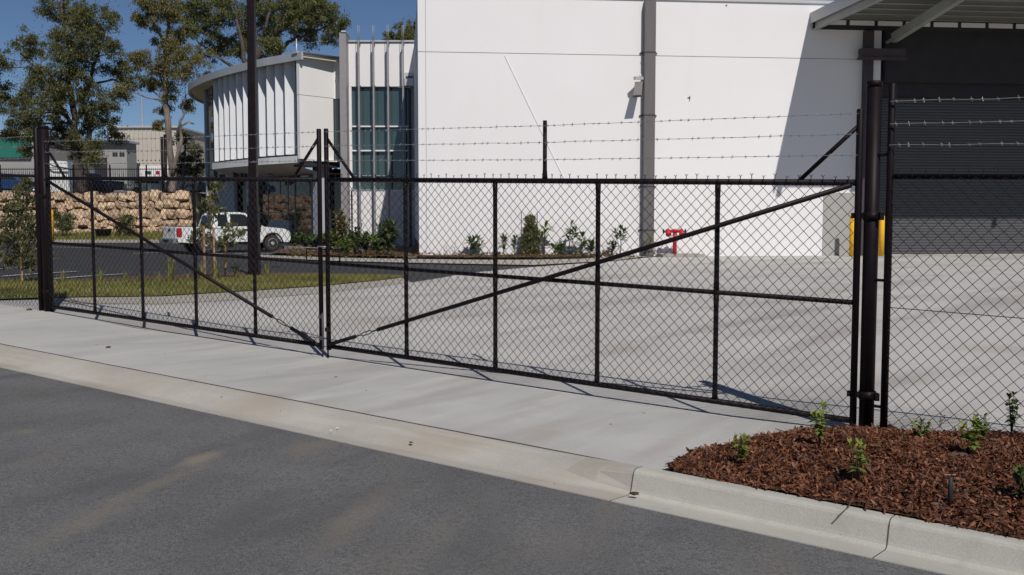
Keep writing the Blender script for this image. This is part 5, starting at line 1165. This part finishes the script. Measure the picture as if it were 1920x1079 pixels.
# beds along office, tower and warehouse
gs = 'shrubs in the bed along the office and tower'
def bedp(px, py): return G(px, py, .10)
def wallp(px, o): q = wp(px, 450, o); q.z = .11; return q
for i, (px, py, h, spr, nst, lf, m_, lab, asp) in enumerate([
    (552, 466, .55, .5, 10, .22, 'lshrub', 'low green shrub at the nose of the pickup', .4), (572, 468, .6, .55, 10, .22, 'lshrub', 'second green shrub right of the pickup nose', .4), (590, 469, .5, .5, 10, .2, 'lshrub', 'green shrub by the foot of the blade column', .4),
    (640, 474, 1.5, .42, 9, .24, 'lgum2', 'tall bronze green shrub between its two stakes near the tower', .35), (622, 474, .75, .5, 9, .24, 'lbright', 'bright green shrub left of the tall staked one', .35),
    (664, 476, .8, .5, 10, .28, 'lshrub', 'green shrub right of the tall staked one', .3), (686, 477, .65, .5, 10, .3, 'lshrub', 'strappy shrub under the lit base of the tower', .22), (706, 478, .6, .45, 9, .28, 'lbright', 'light green shrub under the tower window', .3),
    (727, 478, 1.0, .5, 9, .42, 'lshrub', 'broad leaved dark shrub in front of the shaded tower base', .26), (650, 478, .5, .4, 8, .22, 'lbright', 'small bright shrub in front of the staked bush', .35), (608, 470, .55, .5, 9, .22, 'lshrub', 'dark green shrub behind the gate meeting posts', .4)]):
    plant('shrub', lab, bedp(px, py), h * 1.1, spr * 1.1, nst + 3, lf * 1.1, M[m_], 100 + i, gs, 'shrub', aspect=asp * 1.2, per=24)
stake(632, 474, 404, 'left stake of the tall bronze shrub near the tower', w=.05); stake(647, 476, 400, 'right stake of the tall bronze shrub near the tower', w=.05)
gw = 'plants in the bed along the white warehouse wall'
for i, (px, py, h, spr, nst, lf, m_, lab, asp, per) in enumerate([
    (888, 481, .52, .30, 6, .26, 'lshrub', 'leafy palm like shrub alone at the left of the wall bed', .28, 9), (944, 479, .60, .22, 3, .24, 'lshrub', 'upright shrub left of the tall staked bush, with a leafy foot', .28, 11), (966, 478, .58, .22, 3, .2, 'lshrub', 'thin upright shrub touching the left stake of the tall bush', .3, 9),
    (1020, 478, .98, .26, 3, .30, 'lbright', 'cordyline with bright broad leaves right of the tall bush', .26, 10), (1068, 478, .98, .3, 3, .32, 'lshrub', 'tall slim cordyline in the middle of the wall bed', .22, 11), (1048, 480, .36, .3, 8, .18, 'lshrub', 'low spreading shrub under the tall slim cordyline', .4, 9), (1090, 477, .62, .24, 3, .28, 'lshrub', 'short cordyline left of the nearest gate upright', .24, 10), (1108, 477, .45, .3, 7, .22, 'lshrub', 'dark low shrub behind the gate upright', .3, 9),
    (1163, 474, .85, .26, 3, .28, 'lshrub', 'slim cordyline left of the downpipe', .24, 12), (1146, 474, .38, .22, 5, .2, 'lshrub', 'small dark shrub left of the slim cordyline', .3, 9), (1216, 472, .62, .18, 4, .26, 'lbright', 'yellow green grassy plant at the foot of the downpipe', .1, 8), (852, 483, .35, .12, 3, .16, 'lgrass', 'wispy seedling far left along the wall', .08, 4), (836, 483, .26, .1, 3, .14, 'lgrass', 'smallest wispy seedling along the wall', .08, 4)]):
    p = wallp(px, .45 + .35 * (i % 3)); plant('wall_shrub', lab, p, h * 1.1, spr * 1.15, nst, lf * 1.4, M[m_], 130 + i, gw, 'shrub', aspect=asp * 1.15, per=per + 2, whorl=(h > .8))
p0 = wallp(995, .8); tree('bushy_tree', 'tall narrow bushy tree between two thin stakes at the white wall', p0, [[(995, 477, .03), (995, 440, .025), (993, 412, .015)]],
     [(995, 466, 9), (989, 456, 8), (1001, 452, 8), (994, 442, 9), (991, 430, 8), (999, 431, 7), (994, 418, 7), (991, 409, 5), (987, 468, 8), (1003, 466, 7), (996, 408, 4)], p0.y, None, M['lgum'], M['stem'], 160, dens=.85, lsize=.13, group='small trees', depth=.05)
stake(977.5, 477, 398, 'thin dark stake left of the narrow bushy tree', 'thin plant stakes', .022, 'steelcol', wallp(977.5, .8)); stake(1007, 478, 398, 'thin dark stake right of the narrow bushy tree', 'thin plant stakes', .022, 'steelcol', wallp(1007, .8))
rs = np.random.RandomState(21); LPs = []
for k in range(2600):
    px = rs.uniform(740, 1190) if rs.rand() < .5 else rs.uniform(540, 745); py = rs.uniform(477, 484) if px > 740 else rs.uniform(468, 482); p = bedp(px, py); LPs.append((p.x, p.y, p.z + abs(rs.normal(0, .07))))
o = leaves_mesh('ground_cover', LPs, .10, .45, -.2, M['lred'], None, rs); tag(o, 'low ground cover and litter on the building beds', 'ground cover', kind='stuff')
# ------------------------------------------------------------------ lamp post
lp = G(477, 521); lt = thing('lamp_post', lp, 'tall black square lamp post on the grass verge in front of the office', 'lamp post'); zt_ = 9.5
bm = bmnew(); w0, w1 = .098, .070; hexa(bm, [(lp.x - w0, lp.y - w0, lp.z - .05), (lp.x + w0, lp.y - w0, lp.z - .05), (lp.x + w0, lp.y + w0, lp.z - .05), (lp.x - w0, lp.y + w0, lp.z - .05)] + [(lp.x + .06 + i * w1, lp.y + j * w1, zt_) for i, j in ((-1, -1), (1, -1), (1, 1), (-1, 1))]); obj('post', bm, M['black'], lt)
bm = bmnew(); box(bm, (lp.x + .005, lp.y, lp.z + .85), (.235, .235, 1.6)); obj('base_sleeve', bm, M['black'], lt)
bm = bmnew(); beam(bm, (lp.x + .06, lp.y, zt_ - .05), (lp.x + 1.0, lp.y, zt_ + .15), .08, .08); box(bm, (lp.x + 1.2, lp.y, zt_ + .18), (.7, .3, .14)); obj('lamp_arm', bm, M['black'], lt)
# ------------------------------------------------------------------ birds
def bird(px, py, Y, label, sc, roll):
    p = atY(px, py, Y); t = thing('bird', p, label, 'bird', 'small dark birds in flight', roll); bm = bmnew()
    lathe(bm, Vector((0, 0, 0)), (.35, .1, .94), [(-.10, .004), (-.06, .018), (0, .03), (.05, .026), (.08, .018), (.10, .02), (.115, .008), (.125, .003)], 10)
    prism(bm, [(-.035, 0, -.09), (-.06, .004, -.15), (-.03, 0, -.13), (-.015, 0, -.155), (-.02, 0, -.09)], (0, .006, 0))
    for s_ in (-1, 1): prism(bm, [(.01, 0, .04), (s_ * .06 + .01, .03, .055), (s_ * .12, .05, -.01), (s_ * .05, .02, -.01), (0, 0, -.03)], (0, .006, 0))
    for v in bm.verts: v.co *= sc
    obj('body', bm, M['bird'], t, local=True)
bird(1293, 185, 30, 'small dark bird flying before the white wall right of the downpipe', .72, .9); bird(1362, 11, 30, 'tiny dark bird high near the roof edge of the warehouse', .38, .3)
for o in bpy.data.objects:
    if o.type == 'EMPTY' and o.parent is None and not o.children: bpy.data.objects.remove(o)
